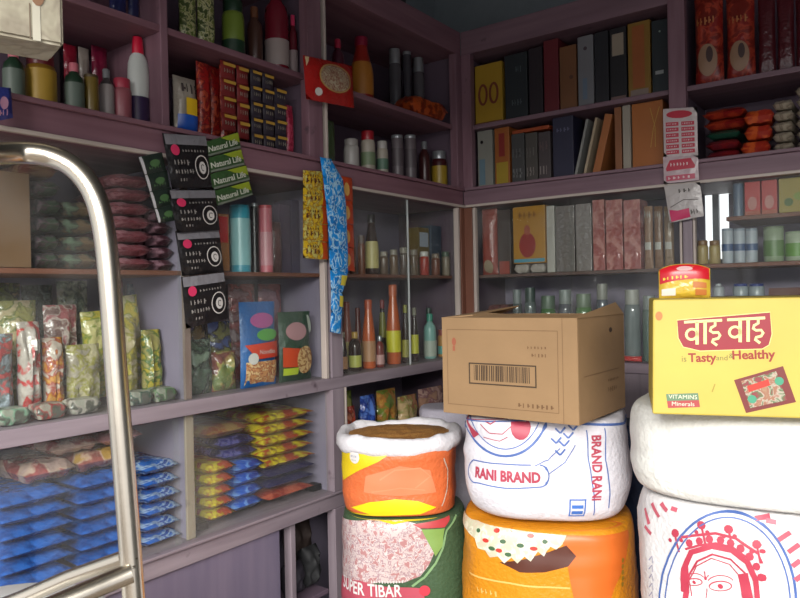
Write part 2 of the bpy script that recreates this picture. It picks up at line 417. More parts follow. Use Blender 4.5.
# --- left lower
ll = empty('display_cabinet', (0, 0, 0), 0, 'mauve painted glass fronted display cabinet along the left wall below the ledge', 'cabinet')
Lbox('shelf', ll, YF, -.05, -DEP+.01, -.03, Z_MS-.012, Z_MS, BROWN)
Lbox('bottom_rail', ll, YF, 0, -DEP, 0, Z_LRB, Z_LRT, P_Y)
Lbox('bottom_rail', ll, YF, 0, -DEP, 0, Z_BB, Z_BT-.008, P_Y)
Lbox('ledge_lip', ll, YF, 0, -.10, .008, Z_BT-.008, Z_BT, P_Y)
Lbox('back_panel', ll, YF, 0, -DEP-.01, -DEP, 0.04, Z_LEDB-.001, INL)
Lbox('post', ll, -.832, -.777, -.03, .004, Z_LRT, Z_LEDB-.001, P_V)
Lbox('post', ll, -.832, -.777, -.03, .004, Z_BT, Z_LRB, P_V)
Lbox('post', ll, -.832, -.777, -.03, .004, 0, Z_BB, P_V)
Lbox('post', ll, -.030, 0, -.03, .004, 0, Z_BB, BROWN); Lbox('post', ll, -.03, 0, -.03, .004, Z_LRT, Z_LEDB-.001, BROWN)
Lbox('post_bead', ll, -.050, -.036, -.02, .002, Z_LRT, Z_LEDB-.002, EDGE)
Lbox('post_bead', ll, -.856, -.842, -.02, .002, Z_LRT, Z_LEDB-.002, EDGE)
Lbox('post_bead', ll, -.768, -.760, -.02, .002, Z_BT, Z_LRB, EDGE)
Lbox('divider', ll, -.83, -.80, -DEP, -.03, Z_LRT, Z_LEDB-.001, INL)
Lbox('divider', ll, -.83, -.80, -DEP, -.03, Z_BT, Z_LRB, INL)
Lbox('divider', ll, -1.366, -1.348, -DEP, -.03, Z_LRT, Z_LEDB-.001, INL)
Lbox('divider_edge', ll, -1.368, -1.346, -.03, -.022, Z_LRT, Z_LEDB-.001, wood_paint('75605a', '8a746c', 2))
Lbox('divider', ll, -1.366, -1.348, -DEP, -.03, Z_BT, Z_LRB, INL)
Lbox('divider_edge', ll, -1.370, -1.344, -.03, -.022, Z_BT, Z_LRB, wood_paint('857868', '958878', 2))
Lbox('lower_door', ll, YF, -1.06, -.03, -.01, .04, Z_BB, wood_paint('645c70', '706678', 2))
Lbox('lower_door', ll, -.775, -.03, -.03, -.01, .04, Z_BB, wood_paint('645c70', '706678', 2))
Lbox('kick_board', ll, YF, 0, -.04, -.02, 0, .04, P_Y)
Lbox('stud', ll, -1.005, -.985, -.05, -.02, .04, Z_BB, P_V)
Lbox('lower_shelf', ll, -1.06, -.832, -DEP, -.03, .50, .515, INNER)
def pane(r, horiz, a, b, z0, z1, off, nm='glass_pane', edges=True):
    e = boxo(nm, (off-.002, off+.002, a, b, z0, z1) if horiz == 'y' else (a, b, off-.002, off+.002, z0, z1), GLASS, r, 0)
    if edges:
        for q in (b,):
            s = .002
            boxo('glass_edge', (off-.003, off+.003, q-s, q+s, z0, z1) if horiz == 'y' else (q-s, q+s, off-.003, off+.003, z0, z1), mat('b4b8b8', .2), e, 0)
for a, b, off in ((YF, -1.375, -.010), (-1.385, -.86, -.018), (-.755, -.385, -.010), (-.395, -.052, -.018)):
    pane(ll, 'y', a, b, Z_LRT+.001, Z_LEDB-.002, off, edges=(b == -.385))
for a, b, off in ((YF, -1.40, -.010), (-1.41, -.84, -.018)): pane(ll, 'y', a, b, Z_BT+.001, Z_LRB-.001, off, edges=False)
# --- right upper
XE = 2.6
ur = empty('wall_cabinet', (0, 0, Z_LEDB), 0, 'mauve painted open wall cabinet on the back wall holding upright boxes', 'cabinet')
def Rbox(name, r, x0, x1, y0, y1, z0, z1, m, bev=.002): return boxo(name, (x0, x1, y0, y1, z0, z1), m, r, bev)
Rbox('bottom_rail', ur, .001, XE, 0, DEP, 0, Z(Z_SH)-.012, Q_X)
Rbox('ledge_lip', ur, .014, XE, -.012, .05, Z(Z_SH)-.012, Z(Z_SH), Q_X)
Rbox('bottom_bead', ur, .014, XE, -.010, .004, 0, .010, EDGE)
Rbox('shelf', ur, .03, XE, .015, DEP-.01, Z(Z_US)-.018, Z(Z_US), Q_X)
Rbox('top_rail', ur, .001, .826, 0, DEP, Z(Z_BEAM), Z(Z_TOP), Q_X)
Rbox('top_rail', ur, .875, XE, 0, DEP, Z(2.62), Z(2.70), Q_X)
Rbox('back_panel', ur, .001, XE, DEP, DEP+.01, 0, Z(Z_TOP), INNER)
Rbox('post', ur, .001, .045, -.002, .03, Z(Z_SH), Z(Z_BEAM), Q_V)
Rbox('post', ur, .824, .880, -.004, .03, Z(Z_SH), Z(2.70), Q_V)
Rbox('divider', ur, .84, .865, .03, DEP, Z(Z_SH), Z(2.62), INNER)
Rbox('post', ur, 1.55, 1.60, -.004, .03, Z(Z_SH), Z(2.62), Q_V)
# --- right lower
lr = empty('display_cabinet', (0, 0, 0), 0, 'mauve painted glass fronted display cabinet against the back wall behind the sacks', 'cabinet')
Rbox('shelf', lr, .05, .855, .03, DEP-.01, Z_MS-.012, Z_MS, mat('5c4640', .6))
Z_R1, Z_R2 = 1.685, 1.531
Rbox('shelf', lr, .992, XE, .03, DEP-.01, Z_R1-.014, Z_R1, BROWN)
Rbox('shelf', lr, .905, XE, .03, DEP-.01, Z_R2-.014, Z_R2, BROWN)
Rbox('bottom_rail', lr, .001, XE, 0, DEP, Z_LRB, Z_LRT, P_X)
Rbox('back_panel', lr, .001, .858, DEP, DEP+.01, .04, Z_LEDB-.001, INL)
Rbox('back_panel', lr, .865, XE, DEP, DEP+.01, .04, Z_R2-.014, INL)
Rbox('back_panel', lr, wb.x+.0, XE, DEP, DEP+.01, Z_R2-.014, Z_LEDB-.001, INL)
Rbox('post', lr, .001, .040, -.002, .03, Z_LRT, Z_LEDB-.001, BROWN)
Rbox('post_bead', lr, .042, .054, -.002, .02, Z_LRT, Z_LEDB-.002, EDGE)
Rbox('post', lr, .862, .893, -.004, .03, Z_LRT, Z_LEDB-.001, P_V)
for q in (.855, .898): Rbox('post_bead', lr, q-.004, q+.004, -.003, .02, Z_LRT, Z_LEDB-.002, EDGE)
Rbox('post', lr, 1.55, 1.60, -.004, .03, Z_LRT, Z_LEDB-.001, P_V)
Rbox('divider', lr, .866, .888, .03, .10, Z_LRT, Z_LEDB-.001, INL)
Rbox('lower_door', lr, .001, XE, .01, .03, .04, Z_LRB, P_V)
Rbox('kick_board', lr, .001, XE, .02, .04, 0, .04, P_X)
for a, b, off in ((.056, .46, .010), (.45, .850, .018), (.905, 1.54, .010)): pane(lr, 'x', a, b, Z_LRT+.001, Z_LEDB-.002, off, edges=False)
Lbox('end_panel', ll, -.005, 0, -DEP, -.03, Z_BT, Z_LEDB-.002, INNER)
Rbox('end_panel', ur, .001, .012, .03, DEP, Z(Z_SH), Z(Z_BEAM), INNER)
Rbox('end_panel', lr, .001, .012, .03, DEP, Z_LRT, Z_LEDB-.002, INNER)
# ================================================================== GOODS
ORD = ['topmost', 'second from the top', 'third from the top', 'fourth from the top', 'fifth from the top', 'sixth from the top', 'seventh from the top', 'eighth from the top', 'ninth from the top']
def stack(side, px0, px1, pyt, inset, z, n, t, d, name, mats, fmt, cat, group, jit=.006, zig=False, sink=.0):
    loc, w, dd, hh = (onL if side == 'L' else onR)(px0, px1, pyt, inset, z, False, d, 1)
    rz = PI/2 if side == 'L' else 0; protos = {}
    for k in range(n):
        m = mats[k % len(mats)]; rr = random.Random(k*7+int(px0))
        p = (loc[0]+rr.uniform(-jit, jit)*.6, loc[1]+rr.uniform(-jit, jit)*.6, z+.002+k*t)
        pos = 'lowest' if k == 0 and n > 1 else ORD[n-1-k]
        lab = fmt.format(pos=pos)
        a = rz+rr.uniform(-.03, .03)
        if m in protos: again(protos[m], p, a, lab)
        else:
            o = lying(name, w*.93, d, t*.86, m, seed=k+px0*.01, zig=zig); protos[m] = o; put(o, p, a, lab, cat, group)
    return loc, w

WHITE = mat('c9c6c0', .35); RED = mat('a81c22', .35); DRED = mat('5c1018', .4); PINK = mat('c4305a', .4); BLACK = mat('151416', .35)
CREAM = mat('cbb98e', .5); YEL = mat('d8b020', .4); ORG = mat('c8551c', .4); BLUE = mat('2050a8', .35); TEAL = mat('3a93a8', .3)
GRN = mat('2c5a30', .4); DGRN = mat('1c3524', .4); GREY = mat('6d6d70', .5); BRN = mat('6a4028', .5); NAVY = mat('1a1f4a', .4)
GOLD = mat('b08a3a', .35); LGRN = mat('8a9a3a', .4); SILV = mat('8f9296', .3, .5); LBL = mat('a8b4c4', .4); LIP = mat('c8707c', .4)
AMB = mat('8a4a18', .15, spec=.7); SAUCE = mat('b4562c', .25); DGL = mat('2a1712', .15, spec=.7); OLIVE = mat('7d7a30', .4)

# ---------- left upper cabinet, lower shelf (standing on the ledge), first bay
g = 'bottles and jars above the left ledge'
L(bottle, 3, 23, 49, .05, Z_SH, 'pickle_bottle', 'green bottle with pink cap, nearest the hanging beige box', 'bottle', g, body=DGRN, cap=LIP, lab=mat('5e6a60', .5), band=(.1, .6))
L(bottle, 25, 55, 56, .05, Z_SH, 'pickle_jar', 'wide mustard yellow jar with an oval label below the hanging beige box', 'jar', g, body=mat('7c5a1a', .3), cap=DRED, shape='jar', lab=mat('a8862c', .5), band=(.08, .7))
L(bottle, 64, 83, 64, .05, Z_SH, 'pickle_bottle', 'green bottle with pink cap to the right of the mustard yellow jar', 'bottle', g, body=DGRN, cap=LIP, lab=mat('5e6a60', .5), band=(.1, .6))
L(bottle, 84, 98, 76, .05, Z_SH, 'spice_can', 'small olive yellow can beside the second pink capped green bottle', 'can', g, body=mat('6e5a22', .4), cap=mat('4a3a20', .5), shape='can')
L(bottle, 99, 113, 70, .06, Z_SH, 'slim_bottle', 'slim grey bottle with pale label left of the pinkish jar', 'bottle', g, body=mat('3f3a3c', .3), cap=GREY, lab=mat('8c8482', .5), band=(.05, .7))
L(bottle, 112, 131, 80, .05, Z_SH, 'small_jar', 'small pinkish red jar directly left of the white cleaner bottle', 'jar', g, body=mat('8c4c54', .4), cap=mat('a03044', .4), shape='jar')
L(bottle, 126, 149, 38, .05, Z_SH, 'cleaner_bottle', 'white plastic cleaner bottle with bright red cap', 'bottle', g, body=mat('b9bdb9', .35), cap=mat('b01030', .35), shape='cleaner', sq=.8, lab=mat('2a1a3c', .4), band=(.03, .34), capname='red_cap')
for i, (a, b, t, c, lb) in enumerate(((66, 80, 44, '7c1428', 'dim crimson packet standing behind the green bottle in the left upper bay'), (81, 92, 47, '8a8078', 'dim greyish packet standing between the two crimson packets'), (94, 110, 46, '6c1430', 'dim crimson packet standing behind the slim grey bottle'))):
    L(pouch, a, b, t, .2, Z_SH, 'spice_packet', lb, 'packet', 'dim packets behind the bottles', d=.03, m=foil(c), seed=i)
o = L(carton, 28, 60, 38, .26, Z_SH, 'storage_box', 'dark box at the back behind the mustard yellow jar', 'box', None, d=.05, m=mat('3a2c30', .6))
# upper shelf first bay
for i, (a, b, c, lb) in enumerate(((112, 129, '1c2050', 'dark blue packet on the high left shelf, left one of two'), (131, 142, '20244e', 'dark blue packet on the high left shelf, right one of two, near the divider'))):
    L(pouch, a, b, -60, .08, Z_US, 'detergent_packet', lb, 'packet', 'dark blue packets on the high shelf', d=.04, m=foil(c), seed=i+4)
# ---------- second bay, high shelf
for i, (a, b, m1, lb) in enumerate(((184, 201, printed(['8a8c4c', '5a6a2c', 'b0ac80', '3c4a20'], 60), 'green and cream packet on the high shelf beside the divider'), (202, 219, printed(['94946a', '66702e', 'b8b48c', '3c4a20'], 60), 'green and cream packet on the high shelf, second from the divider'))):
    L(pouch, a, b, -14, .05, Z_US, 'tea_packet', lb, 'packet', 'green and cream packets on the high shelf', d=.05, m=m1, seed=i)
L(bottle, 221, 244, 2, .05, Z_US, 'oil_jar', 'olive green jar with dark lower half on the high left shelf', 'jar', None, body=mat('6c8030', .3), cap=DGRN, shape='jar', lab=DGRN, band=(.02, .3))
L(bottle, 246, 262, 8, .08, Z_US, 'oil_bottle', 'dim brown bottle between the olive jar and the maroon bottle', 'bottle', None, body=mat('4a3028', .3), cap=BRN)
L(bottle, 263, 288, -16, .05, Z_US, 'syrup_bottle', 'large maroon bottle with white label on the high shelf', 'bottle', 'maroon bottles on the high shelf', body=mat('6a1826', .25), cap=PINK, lab=mat('9a8c88', .5), band=(.08, .36))
L(bottle, 288, 297, 16, .05, Z_US, 'syrup_bottle', 'smaller maroon bottle with pink cap next to the post', 'bottle', 'maroon bottles on the high shelf', body=mat('5a1824', .25), cap=PINK, lab=mat('8c7c7c', .5), band=(.04, .42))
# second bay, ledge level
L(pouch, 178, 201, 76, .04, Z_SH, 'washing_powder_packet', 'white, yellow and blue packet standing at the left of the second bay', 'packet', None, d=.05, m=foil('9c9488'),
  lab=[(lb_panel(.05, .0, .95, .34), BLUE), (lb_panel(.3, .34, .8, .62), YEL), (lb_marks(.15, .68, .85, .85, 4, 2), mat('3c3030', .5))])
rp = printed(['7e1418', '8e1a18', '5a0c14', 'a8442c'], 50)
for i, (a, b, t, lb) in enumerate(((199, 213, 62, 'red foil packet leaning beside the white, yellow and blue packet'), (209, 224, 48, 'tall red foil packet in the row left of the gold striped sachets'), (222, 236, 52, 'red foil packet with gold band directly left of the gold striped sachets'))):
    L(pouch, a, b, t, .075+.03*(i % 2), Z_SH, 'noodle_packet', lb, 'packet', 'red foil packets in the second bay', d=.03, m=rp, seed=i+9,
      lab=[(lb_panel(.1, .35, .9, .55), mat('a06a30', .4))] if i == 2 else None)
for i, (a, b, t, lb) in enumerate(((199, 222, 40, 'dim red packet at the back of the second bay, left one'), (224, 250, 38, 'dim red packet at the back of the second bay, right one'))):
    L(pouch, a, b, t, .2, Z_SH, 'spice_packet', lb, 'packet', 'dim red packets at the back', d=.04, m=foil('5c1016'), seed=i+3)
# strips of sachets standing as hanging displays inside: each strip a thing, sachets its parts
def sachet_strip(side, px0, px1, pyt, pyb, inset, n, m1, m2, label, group):
    loc, w, d, h = (onL if side == 'L' else onR)(px0, px1, pyt, inset, 0, False, .01)
    lo = (onL if side == 'L' else onR)(px0, px1, pyb, inset, 0, False, .01)[3]
    r = empty('sachet_strip', (loc[0], loc[1], lo), PI/2 if side == 'L' else 0, label, 'sachets', group)
    h = min(h, zmax(side, Z_SH)); lo = max(lo, Z_SH+.003); r.location.z = lo; hh = (h-lo)/n
    for k in range(n):
        s = link('sachet', pouch_bm(w*.98, hh*.985, .012, k, crimp=.12, nx=6, ny=6), m1, r, smooth=True); s.location = (0, 0, k*hh)
        b2 = bmesh.new(); shape_rect(b2, -w*.4, hh*.68, w*.4, hh*.86); decal('band', b2, lambda u, v, off: Vector((u, -.0075-off, v)), m2, s)
        b2 = bmesh.new(); shape_marks(b2, -w*.36, hh*.25, w*.7, hh*.25, 4, k); decal('print', b2, lambda u, v, off: Vector((u, -.0075-off, v)), mat('8c8478', .5), s)
    return r
dk = mat('2c2630', .35); sr = mat('6a1c1c', .35)
sachet_strip('L', 221, 236, 58, 130, .045, 4, sr, GOLD, 'red and gold strip of sachets left of the dark gold banded strips', 'sachet strips in the second bay')
sachet_strip('L', 237, 249, 60, 138, .045, 4, sr, GOLD, 'red strip of sachets touching the dark gold banded strips', 'sachet strips in the second bay')
sachet_strip('L', 251, 262, 64, 150, .04, 5, dk, GOLD, 'dark gold banded sachet strip, left of three', 'sachet strips in the second bay')
sachet_strip('L', 263, 274, 66, 150, .04, 5, dk, GOLD, 'dark gold banded sachet strip, middle of three', 'sachet strips in the second bay')
sachet_strip('L', 275, 287, 88, 150, .04, 4, dk, GOLD, 'dark gold banded sachet strip, right of three and shorter', 'sachet strips in the second bay')
L(pouch, 288, 296, 105, .05, Z_SH, 'candy_packet', 'small pink and red candy packet by the post on the ledge', 'packet', None, d=.03, m=printed(['5c1420', '8c2038', 'b04058'], 70), seed=5)
# ---------- third bay
g = 'bottles on the high shelf by the corner'
L(bottle, 331, 344, 40, .05, Z_US, 'syrup_bottle', 'thin dark bottle with pink cap right of the tall post', 'bottle', g, body=mat('4a1c2c', .3), cap=mat('a0203c', .4))
L(bottle, 349, 373, 38, .05, Z_US, 'ketchup_bottle', 'red and yellow squeeze bottle on the high shelf', 'bottle', g, body=mat('8a2018', .3), cap=mat('7c1430', .4), lab=mat('a86c28', .4), band=(.1, .6), shape='sauce')
for i, (a, b, t, c) in enumerate(((388, 401, 50, '4a484c'), (402, 411, 46, '3c3a40'), (412, 424, 52, '504c50'))):
    L(bottle, a, b, t, .12, Z_US, 'cream_jar', ['dark silver jar right of the red and yellow bottle', 'narrow dark jar between two silver jars', 'dark silver jar behind the orange bag'][i], 'jar', g, body=mat(c, .25), cap=SILV, shape=['jar', 'tube', 'jar'][i])
o = lying('snack_bag', .24, .09, .07, printed(['8c3014', 'a8481c', '6c200c'], 40), 3); put(o, (-.058, -.21, Z_US+.002), PI/2-.05, 'crumpled orange bag lying on the high shelf near the corner', 'bag')
L(pouch, 327, 337, 120, .06, Z_SH, 'tea_packet', 'dim green packet beside the tall post on the corner bay ledge', 'packet', None, d=.03, m=foil('3c4c30'))
g = 'jars on the ledge in the corner bay'
L(bottle, 343, 359, 140, .05, Z_SH, 'cream_jar', 'white jar with white lid on the ledge, left of the red lidded jar', 'jar', g, body=mat('9c9894', .4), cap=mat('8c8884', .4), shape='jar')
L(bottle, 360, 375, 132, .05, Z_SH, 'cream_jar', 'white jar with red lid on the corner ledge', 'jar', g, body=mat('9c9488', .4), cap=mat('8a1420', .4), shape='jar', lab=mat('6a7a5c', .5), band=(.2, .5))
L(bottle, 376, 388, 142, .05, Z_SH, 'cream_jar', 'white jar with green print between the red lidded jar and the grey tins', 'jar', g, body=mat('9c9488', .4), cap=mat('9c9894', .4), shape='jar', lab=mat('4c6a58', .5), band=(.2, .5))
for i, (a, b) in enumerate(((391, 403), (404, 416))):
    L(bottle, a, b, 136, .05, Z_SH, 'food_tin', ['grey tin on the corner ledge, left of the pair', 'grey tin on the corner ledge, right of the pair'][i], 'tin', g, body=mat('5c5458', .4), cap=SILV, shape='can', lab=mat('4c4448', .5), band=(.3, .7))
L(bottle, 418, 430, 142, .08, Z_SH, 'sauce_bottle', 'dim brown bottle left of the yellow labelled maroon jar', 'bottle', g, body=mat('3c1c1c', .3), cap=SILV)
L(bottle, 431, 447, 152, .05, Z_SH, 'spice_jar', 'maroon jar with a yellow label near the corner post', 'jar', g, body=mat('3c1418', .3), cap=SILV, shape='jar', lab=mat('947a24', .4), band=(.05, .6))

# ---------- left lower cabinet, first bay upper shelf
L(carton, -12, 30, 172, .04, Z_MS, 'storage_box', 'large plain brown cardboard box behind glass at the left edge', 'box', None, d=.2, m=mat('6a5038', .7))
rs = printed(['7c2420', '5a2028', '8c5048', '6a1c1c'], 45, bump=.6); dkp = printed(['3c2c38', '2c3030', '5c4450', '344434'], 45, bump=.6)
stack('L', 32, 58, 0, .04, Z_MS, 5, .040, .18, 'grain_packet', [dkp], 'dark grain packet, {pos} of the stack by the brown box', 'packet', 'dark packets in the left bay')
stack('L', 22, 58, 0, .05, Z_MS+.202, 2, .035, .18, 'grain_packet', [printed(['8c2420', '5c2c24', '7a5a3c'], 45)], 'red brown packet, {pos} of two on the dark packets', 'packet', 'red brown packets in the left bay')
stack('L', 61, 94, 0, .04, Z_MS, 4, .040, .18, 'grain_packet', [printed(['3c4438', '5a6a58', '2c3030', '6c5a44'], 40)], 'greyish green packet, {pos} of the stack left of the steel rail', 'packet', 'green packets in the left bay')
stack('L', 108, 150, 0, .04, Z_MS, 7, .034, .2, 'noodle_packet', [printed(['7c3c44', 'a07078', '6a2430', '8c5058'], 40, bump=.7)], 'pinkish maroon packet, {pos} of the stack right of the rail', 'packet', 'pink and maroon packets')
stack('L', 151, 167, 0, .05, Z_MS, 5, .032, .18, 'noodle_packet', [printed(['6c4450', '906c78', '4c2430'], 40, bump=.7)], 'mauve packet, {pos} of the stack behind the black sachets', 'packet', 'mauve packets')
# first bay lower shelf: heap of plastic bags
def leanbag(px0, px1, pyt, inset, z, cols, label, seed, tilt=0, side='L', thick=.07, sc=22, name='snack_bag'):
    loc, w, d, h = (onL if side == 'L' else onR)(px0, px1, pyt, inset, z, False, thick)
    h = min(h, zmax(side, z)-z); loc = (loc[0], loc[1], z+.001)
    o = link(name, pouch_bm(w*.93, h, thick*.8, seed, wr=.35), printed(cols, sc, .22, bump=.9), smooth=True)
    return put(o, loc, (PI/2 if side == 'L' else 0)+random.Random(seed).uniform(-.06, .06), label, 'bag', 'plastic bags heaped in the left bay' if side == 'L' else None, 0)
zl = Z_LRT
hp = [(-30, 20, 335, .09, ['7c8484', '8c949c', '5c6464', 'a05050'], 'silvery grey plastic bag at the left edge of the heap behind glass'),
 (21, 46, 322, .09, ['8c847c', 'a02c2c', '948c84', 'a09890'], 'grey bag with red print in the heap, beside the silvery bag'),
 (47, 69, 338, .09, ['a08c7c', 'b07c30', '8c3c30', 'a89c90'], 'bag with orange and red print in the middle of the heap'),
 (70, 106, 345, .09, ['8c8840', 'a0987c', '7c7830', '8c8474'], 'greenish yellow bag left of the steel rail'),
 (111, 144, 318, .09, ['8c883c', 'a09440', '78743c', '9c9070'], 'pale yellow bag in the heap right of the steel rail'),
 (146, 167, 330, .09, ['7c8440', 'a09038', '3c5c34', '8c8450'], 'yellow green bag in the heap next to the wooden divider'),
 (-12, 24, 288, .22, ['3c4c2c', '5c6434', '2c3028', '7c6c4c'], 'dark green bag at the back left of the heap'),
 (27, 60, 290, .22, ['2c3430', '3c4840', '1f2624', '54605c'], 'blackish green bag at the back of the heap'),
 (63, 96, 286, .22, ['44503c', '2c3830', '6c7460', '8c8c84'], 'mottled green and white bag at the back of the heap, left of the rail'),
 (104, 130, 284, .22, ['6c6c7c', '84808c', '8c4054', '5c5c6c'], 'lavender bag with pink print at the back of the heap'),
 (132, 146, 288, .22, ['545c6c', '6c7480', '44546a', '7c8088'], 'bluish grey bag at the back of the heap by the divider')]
hp += [(4, 44, 306, .155, ['6c7a3c', '84804c', '4c5c2c', '9c9070'], 'olive bag leaning in the middle layer of the heap behind the red printed bag'),
 (48, 84, 310, .155, ['9c8c84', '8c4c50', 'a89c94', '6c5450'], 'whitish bag with pinkish print leaning behind the orange printed bag'),
 (90, 118, 316, .155, ['8c8c3c', 'a49838', '6c7c34', 'b0a870'], 'yellow bag leaning in the middle layer behind the steel rail'),
 (122, 152, 300, .155, ['9c9040', 'b0a044', '7c843c', 'a8a080'], 'large pale yellow bag leaning in the middle layer right of the rail')]
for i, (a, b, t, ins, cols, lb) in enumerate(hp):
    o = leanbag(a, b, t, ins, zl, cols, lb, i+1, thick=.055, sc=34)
    if ins > .1: o.rotation_euler.y = random.Random(i).uniform(-.12, .12)*(1 if ins < .2 else .3); o.location.z += .012
fl = [(-5, 30, '6a8a74', 'low green bag lying at the front left of the heap'), (34, 66, '8c3030', 'low red bag lying at the front of the heap'), (68, 100, '9c948c', 'low whitish bag lying in front of the heap left of the rail'), (128, 152, '2c4c40', 'low dark green bag lying in front of the pale yellow bag'), (154, 176, '3c6438', 'low green bag lying by the wooden divider')]
for i, (a, b, c, lb) in enumerate(fl):
    loc, w, d, h = onL(a, b, 300, .028, zl+.003, False, .055)
    put(lying('snack_bag', w, .055, .035, printed([c, '8c8c80', c, '4c4c44'], 40), i), loc, PI/2, lb, 'bag', 'plastic bags heaped in the left bay')

# ---------- left lower cabinet, second bay upper shelf
L(carton, 213, 229, 214, .04, Z_MS, 'soap_box', 'orange brown box standing right of the black sachet strip', 'box', None, d=.06, m=mat('8c5c34', .5), lab=[(lb_panel(.1, .5, .9, .95), RED)])
L(bottle, 229, 250, 206, .04, Z_MS, 'talc_tube', 'tall shiny teal blue cylinder on the middle shelf', 'tube', None, body=TEAL, cap=mat('2c7c90', .3), shape='tube', lab=mat('88b8bc', .3), band=(.1, .8))
L(bottle, 250, 258, 204, .05, Z_MS, 'talc_tube', 'slim black cylinder between the teal and pink ones', 'tube', None, body=BLACK, cap=SILV, shape='tube')
L(bottle, 258, 272, 206, .04, Z_MS, 'talc_tube', 'pink cylinder with red top on the middle shelf', 'tube', None, body=mat('b8606c', .4), cap=mat('a02030', .4), shape='tube', lab=mat('b88088', .4), band=(.1, .6))
L(pouch, 196, 214, 196, .13, Z_MS, 'biscuit_packet', 'red packet behind the orange brown box', 'packet', None, d=.04, m=foil('8c1c20'))
L(pouch, 273, 284, 222, .07, Z_MS, 'soap_packet', 'small dim brown packet right of the pink cylinder', 'packet', None, d=.03, m=foil('5c4040'))
L(carton, 279, 290, 205, .12, Z_MS, 'tall_box', 'dim lavender box near the post on the middle shelf, left of two', 'box', 'dim lavender boxes', d=.08, m=mat('54485c', .5))
L(carton, 291, 299, 200, .12, Z_MS, 'tall_box', 'dim lavender box touching the post on the middle shelf', 'box', 'dim lavender boxes', d=.08, m=mat('4c4458', .5))
# second bay lower shelf
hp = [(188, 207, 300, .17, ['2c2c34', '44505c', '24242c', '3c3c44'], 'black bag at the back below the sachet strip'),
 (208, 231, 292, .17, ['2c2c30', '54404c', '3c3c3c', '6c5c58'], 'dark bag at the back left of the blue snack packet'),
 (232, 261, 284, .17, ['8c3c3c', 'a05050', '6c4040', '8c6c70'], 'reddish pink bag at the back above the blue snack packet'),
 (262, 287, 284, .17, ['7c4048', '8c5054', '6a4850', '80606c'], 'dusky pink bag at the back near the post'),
 (191, 217, 340, .05, ['243428', '3c5040', '1c2420', '6c7c6c'], 'dark green snack bag at the front beside the wooden divider'),
 (216, 242, 352, .05, ['8c8038', '5c6c3c', '94844c', '6c3c34'], 'olive yellow bag at the front left of the blue snack packet'),
 (190, 211, 322, .11, ['6c5430', '544868', '4c4030', '8c7040'], 'brown and violet bag behind the dark green snack bag'),
 (212, 236, 322, .11, ['30344c', '44548c', '2c2c34', '6c6c34'], 'navy bag behind the olive yellow bag')]
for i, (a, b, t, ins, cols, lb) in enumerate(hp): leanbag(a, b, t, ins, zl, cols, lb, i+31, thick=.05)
L(pouch, 242, 279, 302, .035, zl, 'noodle_packet', 'blue snack packet with red Noodles banner and food picture', 'packet', None, d=.035, m=foil('1c5c9c'), seed=4,
  lab=[(lb_panel(.08, .03, .92, .30), printed(['b07040', 'c89060', '8c3c24', 'd8b888'], 90)), (lb_oval(.5, .78, .32, .09), mat('a8508c', .4)), (lb_oval(.62, .61, .3, .07), mat('54a040', .4)),
       (lambda bm, w, h: shape_poly(bm, [(-.45*w, .50*h), (.46*w, .53*h), (.46*w, .34*h), (-.2*w, .33*h)]), mat('c83c20', .4)), (lb_text('Noodles', .6, .41, .075), WHITE), (lb_disc(.22, .34, .12), WHITE)])
L(pouch, 281, 314, 312, .035, zl, 'noodle_packet', 'dark green snack packet with noodle picture beside the blue one', 'packet', None, d=.035, m=foil('2c4434'), seed=5,
  lab=[(lb_oval(.42, .72, .3, .13), mat('a87c80', .4)), (lambda bm, w, h: shape_poly(bm, [(-.45*w, .50*h), (.1*w, .46*h), (.1*w, .2*h), (-.45*w, .22*h)]), mat('b8401c', .4)),
       (lb_oval(.66, .3, .26, .2), printed(['b08858', 'c8a878', '8c5c34'], 90)), (lb_panel(.05, .1, .45, .2), mat('a8b830', .4)), (lb_oval(.82, .82, .06, .13), mat('a8b0a4', .4))])
# ---------- corner bay upper shelf
g = 'small jars on the corner bay shelf'
for i, (a, b, t, c, cc) in enumerate(((348, 356, 240, '4c3428', '5c5c5c'), (357, 365, 236, '6a3c24', '5c4c44'))):
    L(bottle, a, b, t, .05, Z_MS, 'spice_jar', ['small dark spice jar at the left of the corner bay shelf', 'small brown spice jar touching the cream labelled jar'][i], 'jar', g, body=mat(c, .3), cap=mat(cc, .4), shape='jar')
L(bottle, 364, 378, 215, .05, Z_MS, 'sauce_bottle', 'dark bottle with a cream yellow label on the corner bay shelf', 'bottle', None, body=DGL, cap=BLACK, shape='sauce', lab=mat('b8ac70', .4), band=(.1, .55))
for i, (a, b, t, c) in enumerate(((379, 388, 252, '5c4a3c'), (389, 398, 250, '6a5440'), (399, 408, 248, '54443c'), (409, 418, 250, '6c5c4c'))):
    L(bottle, a, b, t, .05, Z_MS, 'spice_jar', ['small jar with pale lid right of the cream labelled bottle', 'small jar with pale lid, second right of the cream labelled bottle', 'small jar with pale lid, third right of the cream labelled bottle', 'small jar with pale lid next to the red jar'][i], 'jar', g, body=mat(c, .3), cap=mat('8c8478', .4), shape='jar')
L(bottle, 419, 429, 252, .05, Z_MS, 'spice_jar', 'small red jar below the stacked boxes', 'jar', g, body=mat('a03024', .35), cap=WHITE, shape='jar')
L(carton, 418, 429, 228, .10, Z_MS, 'small_box', 'olive tan box behind the small red jar', 'box', None, d=.05, m=mat('6c5c34', .5), lab=[(lb_panel(.1, .6, .9, .9), LBL)])
L(carton, 431, 441, 226, .09, Z_MS, 'small_box', 'slate blue box on the corner bay shelf', 'box', None, d=.06, m=mat('3c4858', .5))
L(bottle, 431, 440, 254, .035, Z_MS, 'spice_jar', 'small brown jar in front of the slate blue box', 'jar', g, body=mat('6a4030', .35), cap=mat('7c6c5c', .4), shape='jar')
